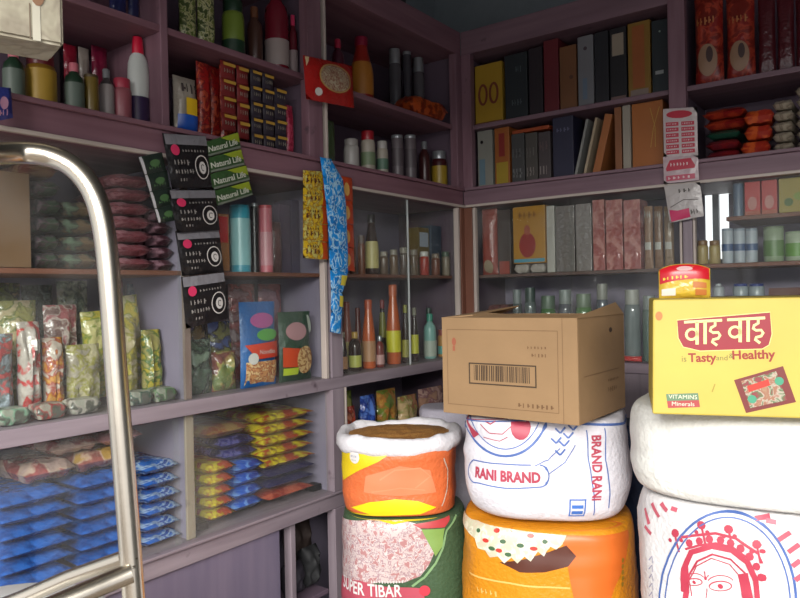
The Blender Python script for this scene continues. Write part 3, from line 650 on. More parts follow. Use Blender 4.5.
L(bottle, 441, 450, 252, .05, Z_MS, 'spice_jar', 'small pale jar closest to the corner frame', 'jar', g, body=mat('847868', .35), cap=mat('4c6050', .4), shape='jar')
# corner bay lower shelf: sauces
g = 'sauce bottles in the corner bay'
def sb(a, b, t, ins, label, body, cap, lab, band=(.1, .4), shape='sauce', nm='sauce_bottle'):
    return L(bottle, a, b, t, ins, zl, nm, label, 'bottle', g, body=body, cap=cap, lab=lab, band=band, shape=shape)
sb(338, 347, 332, .04, 'small dark bottle with pale neck touching the corner bay post', DGL, mat('8c8070', .4), mat('a87850', .4))
sb(348, 361, 332, .04, 'small dark bottle with yellow green label and gold cap', DGL, GOLD, mat('a8a850', .4), shape='round')
sb(361, 375, 300, .05, 'tall orange sauce bottle, left one of the two orange bottles', SAUCE, mat('a84c30', .4), mat('a87c58', .4))
sb(375, 384, 336, .04, 'small bottle with white and red label between the orange bottles', mat('6c2c28', .3), SILV, mat('b08884', .4), shape='round')
sb(378, 386, 300, .14, 'slim dark bottle with olive label behind the orange bottles', DGL, mat('7c2028', .4), OLIVE, band=(.4, .8))
sb(385, 400, 285, .06, 'tallest orange sauce bottle with yellow label', SAUCE, mat('b86040', .4), mat('c8c030', .4), band=(.15, .42))
sb(401, 409, 305, .05, 'dark bottle with olive cap right of the tallest orange bottle', DGL, OLIVE, mat('8c8438', .4))
sb(410, 418, 308, .05, 'dark bottle with bright yellow label left of the white panel edge', DGL, mat('7c7868', .4), mat('c0bc30', .4), band=(.15, .5))
sb(341, 352, 302, .12, 'orange red bottle at the back left of the corner bay', mat('8c4430', .3), mat('7c2c20', .4), mat('a89850', .4))
sb(353, 362, 308, .12, 'dark red bottle at the back of the corner bay', mat('5c2420', .3), mat('5c2420', .4), mat('8c7c40', .4))
sb(423, 436, 314, .06, 'pale teal bottle at the right of the corner bay', mat('7ca8a0', .3), mat('3c8c78', .4), mat('a8b0a4', .4), band=(.05, .4), shape='round')
sb(437, 448, 330, .06, 'orange and teal jar behind the cardboard box edge', mat('b08040', .35), mat('8c3c34', .4), mat('5c9c94', .4), shape='jar', nm='spice_jar')
sb(424, 433, 308, .14, 'maroon bottle at the back right of the corner bay', mat('4c2028', .3), mat('3c5048', .4), mat('6c4c4c', .4))
# corner bay bin
for i, (a, b, t, ins, cols, lb) in enumerate(((343, 358, 392, .10, ['54782c', '7c8c3c', '3c5c2c', '8c8c50'], 'green bag at the left of the corner bin'),
 (344, 362, 408, .03, ['8c3424', 'a8442c', '6c3020', 'b06c50'], 'orange red bag at the front left of the corner bin'), (366, 381, 396, .05, ['1c3c8c', '2c4c9c', '1c2c6c', '4c6cb0'], 'deep blue bag in the corner bin'),
 (382, 402, 390, .06, ['6c7c30', 'a07838', '8c5c2c', '5c6c2c'], 'green and orange bag in the corner bin'), (403, 423, 396, .06, ['a08050', '8c5c40', '7c7c44', 'b09870'], 'tan snack bag in the corner bin'),
 (424, 448, 388, .06, ['8c5c5c', 'a08478', '6c4c50', '8c6c58'], 'dusky pink bag at the right of the corner bin'))):
    o = leanbag(a, b, t, ins, Z_BT, cols, lb, i+61, thick=.06); o['group'] = 'bags in the corner bin'
# ---------- lower bins on the left
bl = printed(['1a4a90', '1e529c', '163e80', '2458a4'], 18, .25, bump=.8); bw = printed(['1a4a90', '1e529c', '8ca0b8', '1a3c80'], 26, .25, (1, 1, 3), bump=.8)
stack('L', 134, 170, 0, .04, Z_BT, 6, .036, .26, 'salt_packet', [bw], 'blue and white packet, {pos} of the stack by the bin divider', 'packet', 'blue packets in the left bin')
stack('L', 66, 132, 0, .04, Z_BT, 6, .036, .26, 'salt_packet', [bl], 'blue packet, {pos} of the middle stack behind the steel rail', 'packet', 'blue packets in the left bin')
stack('L', -20, 63, 0, .04, Z_BT, 6, .036, .26, 'salt_packet', [bl], 'blue packet, {pos} of the stack at the left edge of the bin', 'packet', 'blue packets in the left bin')
for i, (a, b, h_, t, cols, lb) in enumerate(((22, 72, .222, .042, ['a0706c', '8c3c3c', 'b09888', 'a08880'], 'crumpled pink and white bag lying on the blue packets, left one'), (76, 128, .222, .045, ['a85850', '8c4c44', 'b89884', 'a8843c'], 'crumpled red and white bag lying on the blue packets behind the rail'),
   (100, 140, .272, .03, ['943c44', 'a87478', '8c545c'], 'crumpled rosy bag on top of the red and white bag'), (50, 97, .272, .03, ['8c6464', 'a88c80', '8c4444'], 'crumpled pale pink bag topmost in the left bin'))):
    loc, w, d, hh = onL(a, b, 300, .06, Z_BT+h_, False, .2); o = lying('snack_bag', w, .2, t, printed(cols, 16, .2, bump=1.0), i+3, wr=.3); put(o, loc, PI/2+.0, lb, 'bag', 'crumpled bags over the blue packets')
# second bin
yl = printed(['b8a81c', 'c8b824', 'a88c1c', '9c3c20'], 30, .3, bump=.8); nv = printed(['1c1f5c', '26286c', '5c5c94', '181a48'], 30, .3, bump=.8)
lb2 = printed(['1c4ca8', '2458b8', '6c94d0', '183c94'], 24, .3, bump=.8)
stack('L', 199, 226, 0, .04, Z_BT+.012, 5, .032, .2, 'pasta_packet', [yl], 'yellow packet, {pos} of the stack beside the bin divider', 'packet', 'yellow packets, left stack', zig=True)
stack('L', 223, 254, 0, .05, Z_BT+.012, 4, .036, .2, 'pasta_packet', [lb2], 'bright blue packet, {pos} of the blue stack in the second bin', 'packet', 'bright blue packets')
stack('L', 212, 248, 0, .07, Z_BT+.158, 2, .034, .2, 'pasta_packet', [nv], 'navy packet, {pos} of two on the bright blue packets', 'packet', 'navy packets')
lying_r = stack('L', 257, 306, 0, .04, Z_BT+.012, 1, .03, .22, 'pasta_packet', [printed(['a03428', '8c2c20', 'b0543c'], 30)], 'single flat red packet at the bottom of the right stack in the second bin', 'packet', None)
stack('L', 257, 306, 0, .05, Z_BT+.043, 2, .032, .22, 'pasta_packet', [mat('22204c', .35, bump=.4)], 'dark navy packet, {pos} of two below the yellow packets', 'packet', 'dark navy packets')
stack('L', 250, 306, 0, .045, Z_BT+.108, 5, .034, .22, 'pasta_packet', [yl], 'yellow red spotted packet, {pos} of the large right stack', 'packet', 'yellow packets, right stack', zig=True)
loc, w, d, h = onL(205, 246, 300, .08, Z_BT+.228, False, .2); put(lying('pasta_packet', w, .2, .035, printed(['7c6030', '8c4c34', '9c7c4c'], 30), 2), loc, PI/2, 'brown and gold crumpled packet on the navy packets', 'packet')
for i, (a, b) in enumerate(((193, 204), (309, 318))):
    loc, w, d, h = onL(a, b, 300, .05, Z_BT+.002, False, .04); put(boxo('dark_block', (-w/2, w/2, -.02, .02, 0, .02), BLACK, None, .003), loc, PI/2, ['small black block by the yellow packets at the bin divider', 'small black block at the right end of the second bin'][i], 'block')
# open compartment under the bins
for i, (px, y, zz, w, h, lb) in enumerate(((292, -.09, .518, .075, .10, 'dim dark bundle in the open compartment under the bins, left'), (309, -.09, .518, .065, .13, 'dim dark bundle in the open compartment by the post'), (298, -.22, .518, .12, .17, 'dim brown bundle at the back of the open compartment'))):
    a = atX(px, 560, y); o = link('cloth_bundle', pouch_bm(w, h, .07, i+3, wr=.3), mat(['26222c', '1f2022', '3c302c'][i], .7, bump=.6, bscale=20), smooth=True); put(o, (y, a.y, zz), PI/2, lb, 'bundle', 'bundles in the open compartment')
a = atX(300, 575, -.07); put(lying('cloth_bundle', .05, .05, .025, mat('1c2450', .6, bump=.5), 9), (-.24, a.y+.0, .518), PI/2, 'small navy cloth lying at the front of the open compartment', 'cloth')

# ================================================================== RIGHT CABINETS
# upper, high shelf
ROWH = [(474, 502, 64, '9c7c20', 'yellow box with two red ring shapes at the corner post', [(lb_ring(.3, .5, .14, .16, .08), mat('6c3020', .5)), (lb_ring(.7, .5, .14, .16, .08), mat('6c3020', .5)), (lb_panel(0, 0, 1, .04), BRN)]),
 (504, 527, 54, '22282c', 'blackish box with faint print right of the yellow ring box', [(lb_marks(.3, .2, .8, .3, 4), mat('4c5458', .5)), (lb_marks(.5, .7, .8, .8, 3, 2), mat('4c5458', .5))]),
 (528, 542, 48, '241c22', 'plain black box left of the dark red box', None),
 (543, 558, 40, '5c1820', 'dark red box on the high shelf', None),
 (559, 576, 46, '6a4428', 'brown box between the dark red and the pale boxes', [(lb_disc(.7, .5, .12), mat('4c2c20', .5))]),
 (577, 593, 36, '6c6c70', 'pale grey box with dark dots on the high shelf', [(lb_disc(.5, .82, .12), mat('3c2c34', .5)), (lb_panel(.3, .1, .6, .4), mat('5c6c7c', .5))]),
 (594, 608, 32, '1c1c22', 'black box right of the pale grey box', None),
 (609, 626, 28, '18161a', 'black box with a cream label near its top', [(lb_panel(.15, .62, .85, .92), mat('8c8070', .5)), (lb_panel(.05, .0, .95, .06), mat('6c5450', .5))]),
 (627, 650, 22, '7c5c1c', 'ochre box with an orange stripe pattern and pale base', [(lb_panel(.2, .12, .75, .95), mat('8c4c20', .5)), (lb_panel(.1, 0, .9, .1), mat('7c6c64', .5))]),
 (651, 668, 20, '1c2428', 'dark teal box with small white patches beside the wide post', [(lb_panel(.2, .26, .7, .31), mat('8c9090', .5)), (lb_disc(.5, .84, .06), mat('7c8c80', .5))])]
for i, (a, b, t, c, lb, lab) in enumerate(ROWH):
    R(carton, a, b, t, .045, Z_US, 'incense_box', lb, 'box', 'upright boxes on the high right shelf', d=.10+.02*(i % 3), m=mat(c, .5), lab=lab)
ROWL = [(477, 492, 127, '7c7c74', 'whitish box at the corner end of the ledge row', [(lb_panel(.1, .05, .5, .5), mat('5c7480', .5)), (lb_disc(.3, .8, .1), BLACK)]),
 (494, 509, 125, '8c5020', 'orange and yellow flame coloured box next to the whitish box', [(lb_panel(.1, 0, .9, .4), mat('947c24', .5)), (lb_panel(.3, .5, .7, .9), mat('7c2420', .5))]),
 (511, 524, 134, '3c3c3c', 'grey patterned box, first right of the flame coloured box', [(lb_marks(.1, .1, .9, .3, 3), mat('6c6c6c', .5)), (lb_marks(.1, .5, .9, .7, 3, 1), mat('5c5c5c', .5))]),
 (525, 537, 133, '44403c', 'grey patterned box, second right of the flame coloured box', [(lb_marks(.1, .1, .9, .3, 3, 3), mat('7c7470', .5)), (lb_marks(.1, .5, .9, .7, 3, 4), mat('5c5854', .5))]),
 (538, 550, 132, '40383a', 'grey patterned box beside the navy box', [(lb_marks(.1, .1, .9, .3, 3, 5), mat('7c7470', .5)), (lb_marks(.1, .6, .9, .8, 3, 6), mat('5c4c4c', .5))]),
 (552, 573, 115, '232338', 'navy box in the middle of the ledge row', [(lb_marks(.2, .75, .9, .82, 4), mat('5c5c74', .5))])]
for i, (a, b, t, c, lb, lab) in enumerate(ROWL):
    R(carton, a, b, t, .045, Z_SH, 'incense_box', lb, 'box', 'upright boxes on the right ledge', d=.10, m=mat(c, .5), lab=lab)
loc, w, d, h = onR(512, 549, 120, .05, Z_SH, False, .09); put(boxo('flat_box', (-w/2, w/2, -.045, .045, 0, .014), mat('8c3c18', .5)), (loc[0], loc[1], onR(511, 524, 134, .045, Z_SH, False, .1)[3]+Z_SH+.003), 0, 'flat orange box lying on top of the grey patterned boxes', 'box')
for i, (px, c, lb) in enumerate(((576, '7c7c78', 'thin whitish booklet leaning furthest left'), (585, '9c8c74', 'thin cream booklet leaning against the orange box'))):
    a = atY(px, 160, .06); o = boxo('booklet', (-.005, .005, -.07, .07, 0, .215), mat(c, .6), None, .001); put(o, (a.x, .12, Z_SH+.002), 0, lb, 'booklet', 'leaning booklets', ry=.24)
a = atY(597, 160, .06); o = boxo('incense_box', (-.014, .014, -.07, .07, 0, .215), mat('94582c', .6), None, .001); put(o, (a.x, .12, Z_SH+.008), 0, 'thin orange box leaning right behind the booklets', 'box', None, ry=.24)
R(carton, 614, 621, 106, .045, Z_SH, 'incense_box', 'dull orange brown upright box right of the leaning orange box', 'box', 'upright boxes on the right ledge', d=.10, m=mat('7c4c2c', .5))
R(carton, 622, 630, 104, .04, Z_SH, 'booklet', 'cream upright booklet left of the broad orange box', 'booklet', None, d=.12, m=mat('8c8478', .6))
R(carton, 631, 663, 98, .045, Z_SH, 'incense_box', 'broad orange box with a faint leaf pattern beside the wide post', 'box', 'upright boxes on the right ledge', d=.10, m=mat('94541c', .5), lab=[(lambda bm, w, h: shape_line(bm, [(.1*w, .3*h), (.2*w, .6*h), (.4*w, .9*h)], .02*w), GOLD), (lambda bm, w, h: shape_line(bm, [(.25*w, .3*h), (.25*w, .6*h), (.1*w, .9*h)], .02*w), GOLD)])
# upper right bay
rbig = printed(['8c241c', '7c1c18', 'a03c28', '6c1c14'], 22)
for i, (a, b, lb) in enumerate(((691, 721, 'large orange red packet with pale picture beside the wide post'), (723, 753, 'large orange red packet with pale picture, second from the wide post'))):
    R(pouch, a, b, -14, .04, Z_US, 'tea_packet', lb, 'packet', 'large orange red packets', d=.07, m=rbig, seed=i, lab=[(lb_oval(.5, .25, .34, .16), mat('8c6c54', .5)), (lb_oval(.58, .3, .12, .08), mat('3c2420', .5)), (lb_marks(.15, .6, .85, .68, 5, i), mat('a8683c', .5))])
for i, a in enumerate((756, 775, 794)):
    R(pouch, a, a+18, -8+i*2, .05, Z_US, 'tea_packet', ['dark maroon packet right of the orange red packets', 'dark maroon packet, second right of the orange red packets', 'dark maroon packet at the right edge of the high shelf'][i], 'packet', 'dark maroon packets', d=.05, m=foil('4c141c'), seed=i+3)
stack('R', 702, 738, 0, .05, Z_SH, 2, .035, .16, 'snack_bag', [printed(['5c1820', '6c2028', '7c1c20'], 30)], 'dark red bag on the right ledge, {pos} of the pile by the hanging sheet', 'bag', 'dark red bags on the ledge')
stack('R', 702, 738, 0, .05, Z_SH+.072, 1, .03, .16, 'snack_bag', [foil('1c4c3c')], 'dark green packet between the red bags on the right ledge', 'bag', None)
stack('R', 698, 745, 0, .05, Z_SH+.104, 2, .035, .16, 'snack_bag', [printed(['8c2018', 'a03820', '7c1818'], 30)], 'bright red bag on the right ledge, {pos} of two above the dark green packet', 'bag', 'bright red bags on the ledge')
for i, (a, b, hh, lb) in enumerate(((738, 768, 0, 'orange red bag lying lowest right of the dark green packet'), (742, 770, .05, 'orange red bag lying in the middle right of the dark green packet'), (730, 760, .10, 'orange red bag lying on top right of the dark green packet'))):
    loc, w, d, h = onR(a, b, 100, .03, Z_SH+hh, False, .1); 
    if i == 2: loc = (loc[0]+.035, loc[1], loc[2])
    put(lying('snack_bag', w, .1, .045, printed(['a03c18', 'b04c20', '8c2418'], 30), i+2), loc, .1, lb, 'bag', 'orange red bags on the ledge')
cr = printed(['8c8070', '9c9080', '74685a', 'a49a88'], 30, .5)
for i, (a, b, n, lbx) in enumerate(((770, 792, 5, 'left'), (793, 822, 6, 'right'))):
    stack('R', a, b, 0, .04, Z_SH, n, .034, .16, 'biscuit_packet', [cr], 'beige roll packet, {pos} of the '+lbx+' stack on the right ledge', 'packet', 'beige roll packets')
# right lower, upper shelf
R(pouch, 479, 495, 206, .05, Z_MS, 'spice_packet', 'dull red packet behind glass next to the corner frame', 'packet', None, d=.04, m=foil('8c3c30'), lab=[(lb_oval(.5, .12, .3, .1), mat('94846c', .5))])
R(carton, 497, 510, 210, .06, Z_MS, 'small_box', 'dark brown box behind glass between the red packet and yellow poster box', 'box', None, d=.08, m=mat('3c302c', .5), lab=[(lb_panel(.1, 0, .9, .2), mat('8c3c30', .5))])
loc, w, d, h = onR(512, 544, 207, .05, Z_MS, False, .06)
for k, (x0, lb) in enumerate(((-.5, 'white folded packet under the yellow picture box, left one'), (0, 'white folded packet under the yellow picture box, right one'))):
    put(lying('white_packet', w*.48, .06, .035, mat('a09890', .4, bump=.5), k), (loc[0]+(x0+.25)*w, loc[1], Z_MS+.002), 0, lb, 'packet', 'white folded packets')
put(carton('poster_box', w, .05, h-.036, mat('a8761c', .45), lab=[(lb_oval(.45, .32, .26, .22), mat('8c2420', .5)), (lb_oval(.45, .58, .10, .09), mat('9c4c34', .5)), (lb_panel(.02, .02, .98, .08), mat('4c8ca0', .5)), (lb_marks(.2, .78, .8, .90, 4), mat('8c5c18', .5))]),
    (loc[0], loc[1], Z_MS+.040), 0, 'yellow box with a picture of a seated red figure and blue base strip', 'box')
for i, (a, b, t, c, lb) in enumerate(((546, 554, 206, 'b0aca4', 'narrow shiny white wrapped box right of the yellow picture box'), (555, 574, 206, '6c6460', 'grey plastic wrapped box behind glass'), (575, 591, 204, '7c7470', 'grey plastic wrapped box left of the pink ones'))):
    R(carton, a, b, t, .06, Z_MS, 'wrapped_box', lb, 'box', 'plastic wrapped boxes', d=.08, m=mat(c, .18, bump=.5, spec=.9))
for i, (a, b, lb) in enumerate(((592, 604, 'pink plastic wrapped packet behind glass, leftmost of the three pink'), (605, 622, 'pink plastic wrapped packet behind glass, middle of the three pink'), (623, 640, 'pink plastic wrapped packet behind glass, rightmost of the three pink'))):
    R(carton, a, b, 200, .05, Z_MS, 'wrapped_packet', lb, 'packet', 'pink wrapped packets', d=.09, m=printed(['a06460', 'b07870', '94504c'], 25, .15, (1, 1, 1), .7))
for i, (a, b, c, lb) in enumerate(((642, 651, '8c6c54', 'tan packet left of the hanging sheet, first behind glass'), (652, 661, '7c5c44', 'brown packet behind glass, second before the post'), (662, 672, '8c745c', 'tan packet behind glass touching the post'))):
    R(pouch, a, b, 206, .05, Z_MS, 'biscuit_packet', lb, 'packet', 'tan packets behind glass', d=.04, m=foil(c), seed=i, lab=[(lb_panel(.15, .3, .85, .42), mat('b0aca4', .4)), (lb_marks(.1, .8, .9, .92, 4, i), mat('b0aca4', .4))])
# right lower, lower shelf
stack('R', 479, 502, 0, .05, zl, 5, .043, .12, 'grain_packet', [printed(['5c2c2c', '6c3c38', '4c2424'], 45)], 'maroon packet, {pos} of the stack behind the cardboard box flap', 'packet', 'maroon packets behind glass')
for i, (a, b, t, c, cc, lb) in enumerate(((512, 522, 290, '4c5454', '6c7474', 'grey glass jar right of the maroon packets'), (524, 536, 288, '5c6464', '44504c', 'grey green glass jar, second right of the maroon packets'), (540, 556, 296, '4c6c44', '5c6c5c', 'green jar visible above the cardboard box'),
   (558, 572, 290, '4c5058', '7c8480', 'slate glass jar above the middle of the cardboard box'), (575, 592, 294, '5c7c50', '6c7c68', 'pale green jar above the cardboard box'), (596, 608, 284, '5c6068', '84847c', 'grey jar above the right flap of the cardboard box'),
   (624, 640, 290, '6c7474', '9c9c94', 'glass jar with pale lid right of the cardboard box'), (642, 656, 296, '5c6c64', '7c8480', 'greenish glass jar left of the yellow carton'))):
    R(bottle, a, b, t, .06, zl, 'glass_jar', lb, 'jar', 'glass jars behind glass on the right', body=mat(c, .12, spec=.8), cap=mat(cc, .4), shape='jar')
R(pouch, 604, 620, 356, .03, zl, 'sweet_packet', 'white and pink packet behind the cardboard box', 'packet', None, d=.03, m=foil('b08c90'))
# right lower second bay
R(bottle, 733, 743, 181, .05, Z_R1, 'lotion_bottle', 'slate blue bottle beside the bright window gap', 'bottle', None, body=mat('5c6c80', .35), cap=mat('5c6474', .4), shape='tube')
for i, (a, b, lb) in enumerate(((744, 760, 'red box right of the slate blue bottle'), (761, 777, 'red box left of the yellow box on the top shelf'))):
    R(carton, a, b, 180, .05, Z_R1, 'soap_box', lb, 'box', 'red boxes on the top shelf', d=.07, m=mat('b02c28', .45), lab=[(lb_oval(.5, .35, .3, .2), mat('b87c74', .5)), (lb_panel(.0, 0, 1, .12), mat('a04c30', .5))])
R(carton, 778, 812, 176, .05, Z_R1, 'tea_box', 'mustard yellow box with green print at the right edge of the shelf', 'box', None, d=.08, m=mat('94822c', .45), lab=[(lb_oval(.3, .3, .14, .12), mat('4c6428', .5)), (lb_oval(.65, .45, .2, .12), mat('7c8c30', .5))])
for i, (a, b, lb) in enumerate(((697, 708, 'small tan pot with brown lid next to the post'), (709, 720, 'small tan pot with brown lid left of the white blue bottles'))):
    R(bottle, a, b, 241, .05, Z_R2, 'balm_pot', lb, 'pot', 'small tan pots', body=mat('a08c5c', .4), cap=mat('7c5c38', .4), shape='jar')
for i, (a, b) in enumerate(((722, 733), (734, 745), (746, 757))):
    R(bottle, a, b, 229, .05, Z_R2, 'talc_bottle', ['white bottle with blue label, left of three', 'white bottle with blue label, middle of three', 'white bottle with blue label, right of three'][i], 'bottle', 'white and blue bottles', body=mat('a8b0b8', .4), cap=mat('8c98a4', .4), lab=mat('3c547c', .4), band=(.35, .55), shape='can')
R(bottle, 764, 783, 227, .05, Z_R2, 'hair_oil_bottle', 'rounded pale green bottle right of the white and blue bottles', 'bottle', 'pale green bottles', body=mat('8c9c80', .35), cap=mat('6c7c60', .4), lab=mat('5c7c48', .4), band=(.15, .6), shape='can')
R(bottle, 786, 806, 232, .05, Z_R2, 'hair_oil_bottle', 'pale green bottle with bright green label at the right edge', 'bottle', 'pale green bottles', body=mat('a0ac94', .35), cap=mat('8c9c80', .4), lab=mat('5c8c34', .4), band=(.15, .6), shape='can')
Z_R3 = 1.42
Rbox('shelf', lr, .905, XE, .03, DEP-.01, Z_R3-.014, Z_R3, mat('5c4438', .6))
R(bottle, 713, 724, 284, .05, Z_R3, 'lotion_bottle', 'small white bottle left of the blue lidded tubs', 'bottle', None, body=mat('a0a4a8', .4), cap=mat('b0b4b8', .4))
for i, (a, b) in enumerate(((733, 748), (749, 764))):
    R(bottle, a, b, 284, .05, Z_R3, 'plastic_tub', ['clear plastic tub with blue lid, left of the pair', 'clear plastic tub with blue lid, right of the pair'][i], 'tub', 'blue lidded tubs', body=mat('949ca0', .25), cap=mat('2c3c7c', .4), shape='jar')
R(carton, 768, 806, 288, .05, Z_R3, 'brown_box', 'brown box behind the top of the yellow carton', 'box', None, d=.1, m=mat('5c3428', .6))

# ================================================================== HANGING THINGS
def bil(c, u, v):   # corners: tl, tr, br, bl in world, u right, v down
    return (c[0]*(1-u)+c[1]*u)*(1-v)+(c[3]*(1-u)+c[2]*u)*v
class Sheet:
    """a hanging packet or sheet spanned between four world points"""
    def __init__(s, root, corners, thick, seed=0, nx=8, ny=8, crimp=.1):
        inv = Matrix.Rotation(-root.rotation_euler.z, 4, 'Z') @ Matrix.Translation(-Vector(root.location))
        s.c = [inv @ Vector(p) for p in corners]; s.t = thick; s.seed = seed; s.nx = nx; s.ny = ny; s.crimp = crimp
        s.n = (s.c[1]-s.c[0]).cross(s.c[3]-s.c[0]).normalized(); s.n = -s.n if s.n.dot(inv.to_3x3() @ (CAM-Vector(corners[0]))) < 0 else s.n
    def th(s, u, v):
        a = max(0, 1-abs(2*u-1)**3); b = max(0, 1-abs((2*v-1)/(1-s.crimp))**4)
        return max((a*b)**.6*s.t/2*(1+.3*noise.noise(Vector((u*3+s.seed, v*3, s.seed)))), .0005)
    def surf(s, u, v, off): return bil(s.c, u, v)+s.n*(s.th(u, v)+off+.0005)
    def build(s, name, m, root):
        bm = bmesh.new(); g = {}
        for k in (0, 1):
            for i in range(s.nx+1):
                for j in range(s.ny+1):
                    u, v = i/s.nx, j/s.ny; ed = i in (0, s.nx) or j in (0, s.ny)
                    if ed and k: g[k, i, j] = g[0, i, j]; continue
                    g[k, i, j] = bm.verts.new(bil(s.c, u, v)+s.n*(0 if ed else (s.th(u, v) if k == 0 else -s.th(u, v))))
        for k in (0, 1):
            for i in range(s.nx):
                for j in range(s.ny):
                    q = [g[k, i, j], g[k, i+1, j], g[k, i+1, j+1], g[k, i, j+1]]
                    bm.faces.new(q)
        return link(name, bm, m, root, smooth=True)
    def dec(s, name, fn, m, parent, off=.001, cut=.12):
        bm = bmesh.new(); fn(bm)
        return decal(name, bm, lambda u, v, o_: s.surf(u, 1-v, o_), m, parent, off=off, cut=cut)
def C4(side, X, pts): return [(atX if side == 'L' else atY)(p[0], p[1], X) for p in pts]
HK = .022
# black sachets
top = atX(187, 140, HK)
r = empty('sachet_strip', top, PI/2, 'hanging strip of four black sachets with pink dot and swirl emblem', 'sachets')
quads = [[(162, 133), (206, 136), (212, 187), (172, 189)], [(168, 190), (215, 190), (220, 230), (177, 233)], [(175, 231), (219, 229), (224, 272), (182, 276)], [(181, 277), (224, 272), (228, 318), (186, 329)]]
bk = foil('1a181a'); band = foil('77757a'); emb = mat('c8c4c0', .5); pk = mat('c03058', .4)
for i, q in enumerate(quads):
    sh = Sheet(r, C4('L', HK+.012*(i % 2), q), .016, i); s = sh.build('sachet', bk, r)
    sh.dec('foil_band', lambda bm: shape_rect(bm, .02, .80, .98, .99), band, s)
    sh.dec('pink_dot', lambda bm: shape_disc(bm, .18, .70, .09, .10), pk, s, .0015)
    sh.dec('small_print', lambda bm: (shape_marks(bm, .34, .66, .55, .05, 8, 3), shape_marks(bm, .12, .42, .36, .10, 5, 1), shape_marks(bm, .12, .26, .44, .08, 7, 2), shape_marks(bm, .2, .12, .2, .06, 3, 5)), mat('8c8884', .5), s, .0015)
    sh.dec('swirl_emblem', lambda bm: (shape_line(bm, arc(.76, .38, .17, .22, 0, 350, 26), .02, closed=True), shape_disc(bm, .77, .37, .09, .12, 16)), emb, s, .0015)
    sh.dec('swirl_emblem', lambda bm: shape_line(bm, arc(.77, .37, .04, .06, 30, 300, 12), .015), BLACK, s, .0026)
# green sachets with writing
r = empty('sachet_strip', atX(226, 140, HK), PI/2, 'fan of four green sachets reading Natural Life beside the black ones', 'sachets')
quads = [[(205, 142), (238, 132), (241, 148), (207, 157)], [(207, 158), (241, 149), (245, 165), (210, 173)], [(210, 174), (246, 165), (250, 180), (213, 190)], [(213, 191), (249, 181), (253, 195), (217, 206)]]
for i, q in enumerate(quads):
    sh = Sheet(r, C4('L', HK-.006+.001*i, q), .008, i); s = sh.build('sachet', foil('34502c'), r)
    sh.dec('lime_corner', lambda bm: shape_poly(bm, [(.45, .97), (.98, .97), (.98, .35), (.8, .55), (.6, .72)]), mat('8c9a2c', .35), s)
    sh.dec('grey_edge', lambda bm: shape_rect(bm, .02, .02, .98, .16), mat('6c7468', .35), s)
    sh.dec('lettering', lambda bm: shape_text(bm, 'Natural Life', .46, .44, .50, sx=.36, bold=.012), mat('b8bcae', .5), s, .002, cut=.1)
r = empty('sachet_strip', atX(150, 160, HK), PI/2, 'narrow strip of dark green sachets with a jagged silver edge', 'sachets')
quads = [[(138, 157), (162, 152), (166, 170), (144, 175)], [(144, 175), (167, 170), (170, 187), (149, 192)], [(149, 192), (171, 187), (174, 204), (154, 209)], [(154, 209), (175, 204), (178, 220), (158, 223)]]
for i, q in enumerate(quads):
    sh = Sheet(r, C4('L', HK-.008, q), .008, i, nx=6, ny=5); s = sh.build('sachet', foil('26302a'), r)
    sh.dec('silver_edge', lambda bm: shape_rect(bm, .01, .02, .11, .98), mat('b0aeb0', .3), s)
    sh.dec('leaf_mark', lambda bm: (shape_disc(bm, .55, .5, .22, .2, 12), shape_marks(bm, .25, .2, .6, .15, 5, 2)), mat('4c6c44', .4), s)
# red packet hanging from tall post
r = empty('snack_packet', atX(326, 60, .03), PI/2, 'red packet with round food picture hanging from the tall post', 'packet')
sh = Sheet(r, C4('L', .035, [(303, 55), (352, 66), (354, 108), (306, 99)]), .03, 4); s = sh.build('wrapper', foil('9c1a16'), r)
sh.dec('food_picture', lambda bm: shape_disc(bm, .55, .58, .30, .30), printed(['8c7460', 'a08c74', '7c4434', 'a89c84'], 60), s)
sh.dec('picture_rim', lambda bm: shape_line(bm, arc(.55, .58, .32, .32, 0, 350, 26), .03, closed=True), mat('b09058', .4), s, .002)
sh.dec('white_spot', lambda bm: shape_disc(bm, .2, .2, .07, .09), WHITE, s, .002)
sh.dec('pale_corner', lambda bm: shape_poly(bm, [(.02, .75), (.02, .98), (.10, .98)]), CREAM, s, .002)
# yellow sachet strip, orange strip, blue strip
r = empty('sachet_strip', atX(312, 172, HK), PI/2, 'hanging strip of five yellow candy sachets with orange margin', 'sachets')
for i in range(5):
    y0 = 171+i*17.6; q = [(303-.0*i, y0-1), (327, y0+1), (328, y0+18.4), (303, y0+16.6)]
    sh = Sheet(r, C4('L', HK, q), .012, i, nx=8, ny=5); s = sh.build('sachet', printed(['b8961c', 'c8a828', '8c5c18', 'b8b060'], 70), r)
    sh.dec('orange_margin', lambda bm: shape_rect(bm, .74, .02, .98, .98), mat('b8481c', .35), s)
    sh.dec('dark_print', lambda bm: (shape_marks(bm, .08, .25, .6, .3, 4, i), shape_marks(bm, .12, .62, .5, .15, 5, i+4)), mat('5c3420', .4), s, .0016)
r = empty('sachet_strip', atX(350, 176, HK+.0), PI/2, 'narrow orange red strip of sachets behind the blue strip', 'sachets')
for i in range(4):
    y0 = 176+i*23.5; q = [(341, y0), (352+i*.6, y0+2), (353+i*.6, y0+25), (342, y0+23)]
    sh = Sheet(r, C4('L', HK-.005, q), .010, i, nx=5, ny=5); s = sh.build('sachet', foil('a83c1c'), r)
    sh.dec('pale_print', lambda bm: shape_disc(bm, .35, .45, .25, .3, 12), mat('c09450', .4), s)
r = empty('sachet_strip', atX(328, 160, HK+.02), PI/2, 'long bright blue hanging strip of sachets with white streaks', 'sachets')
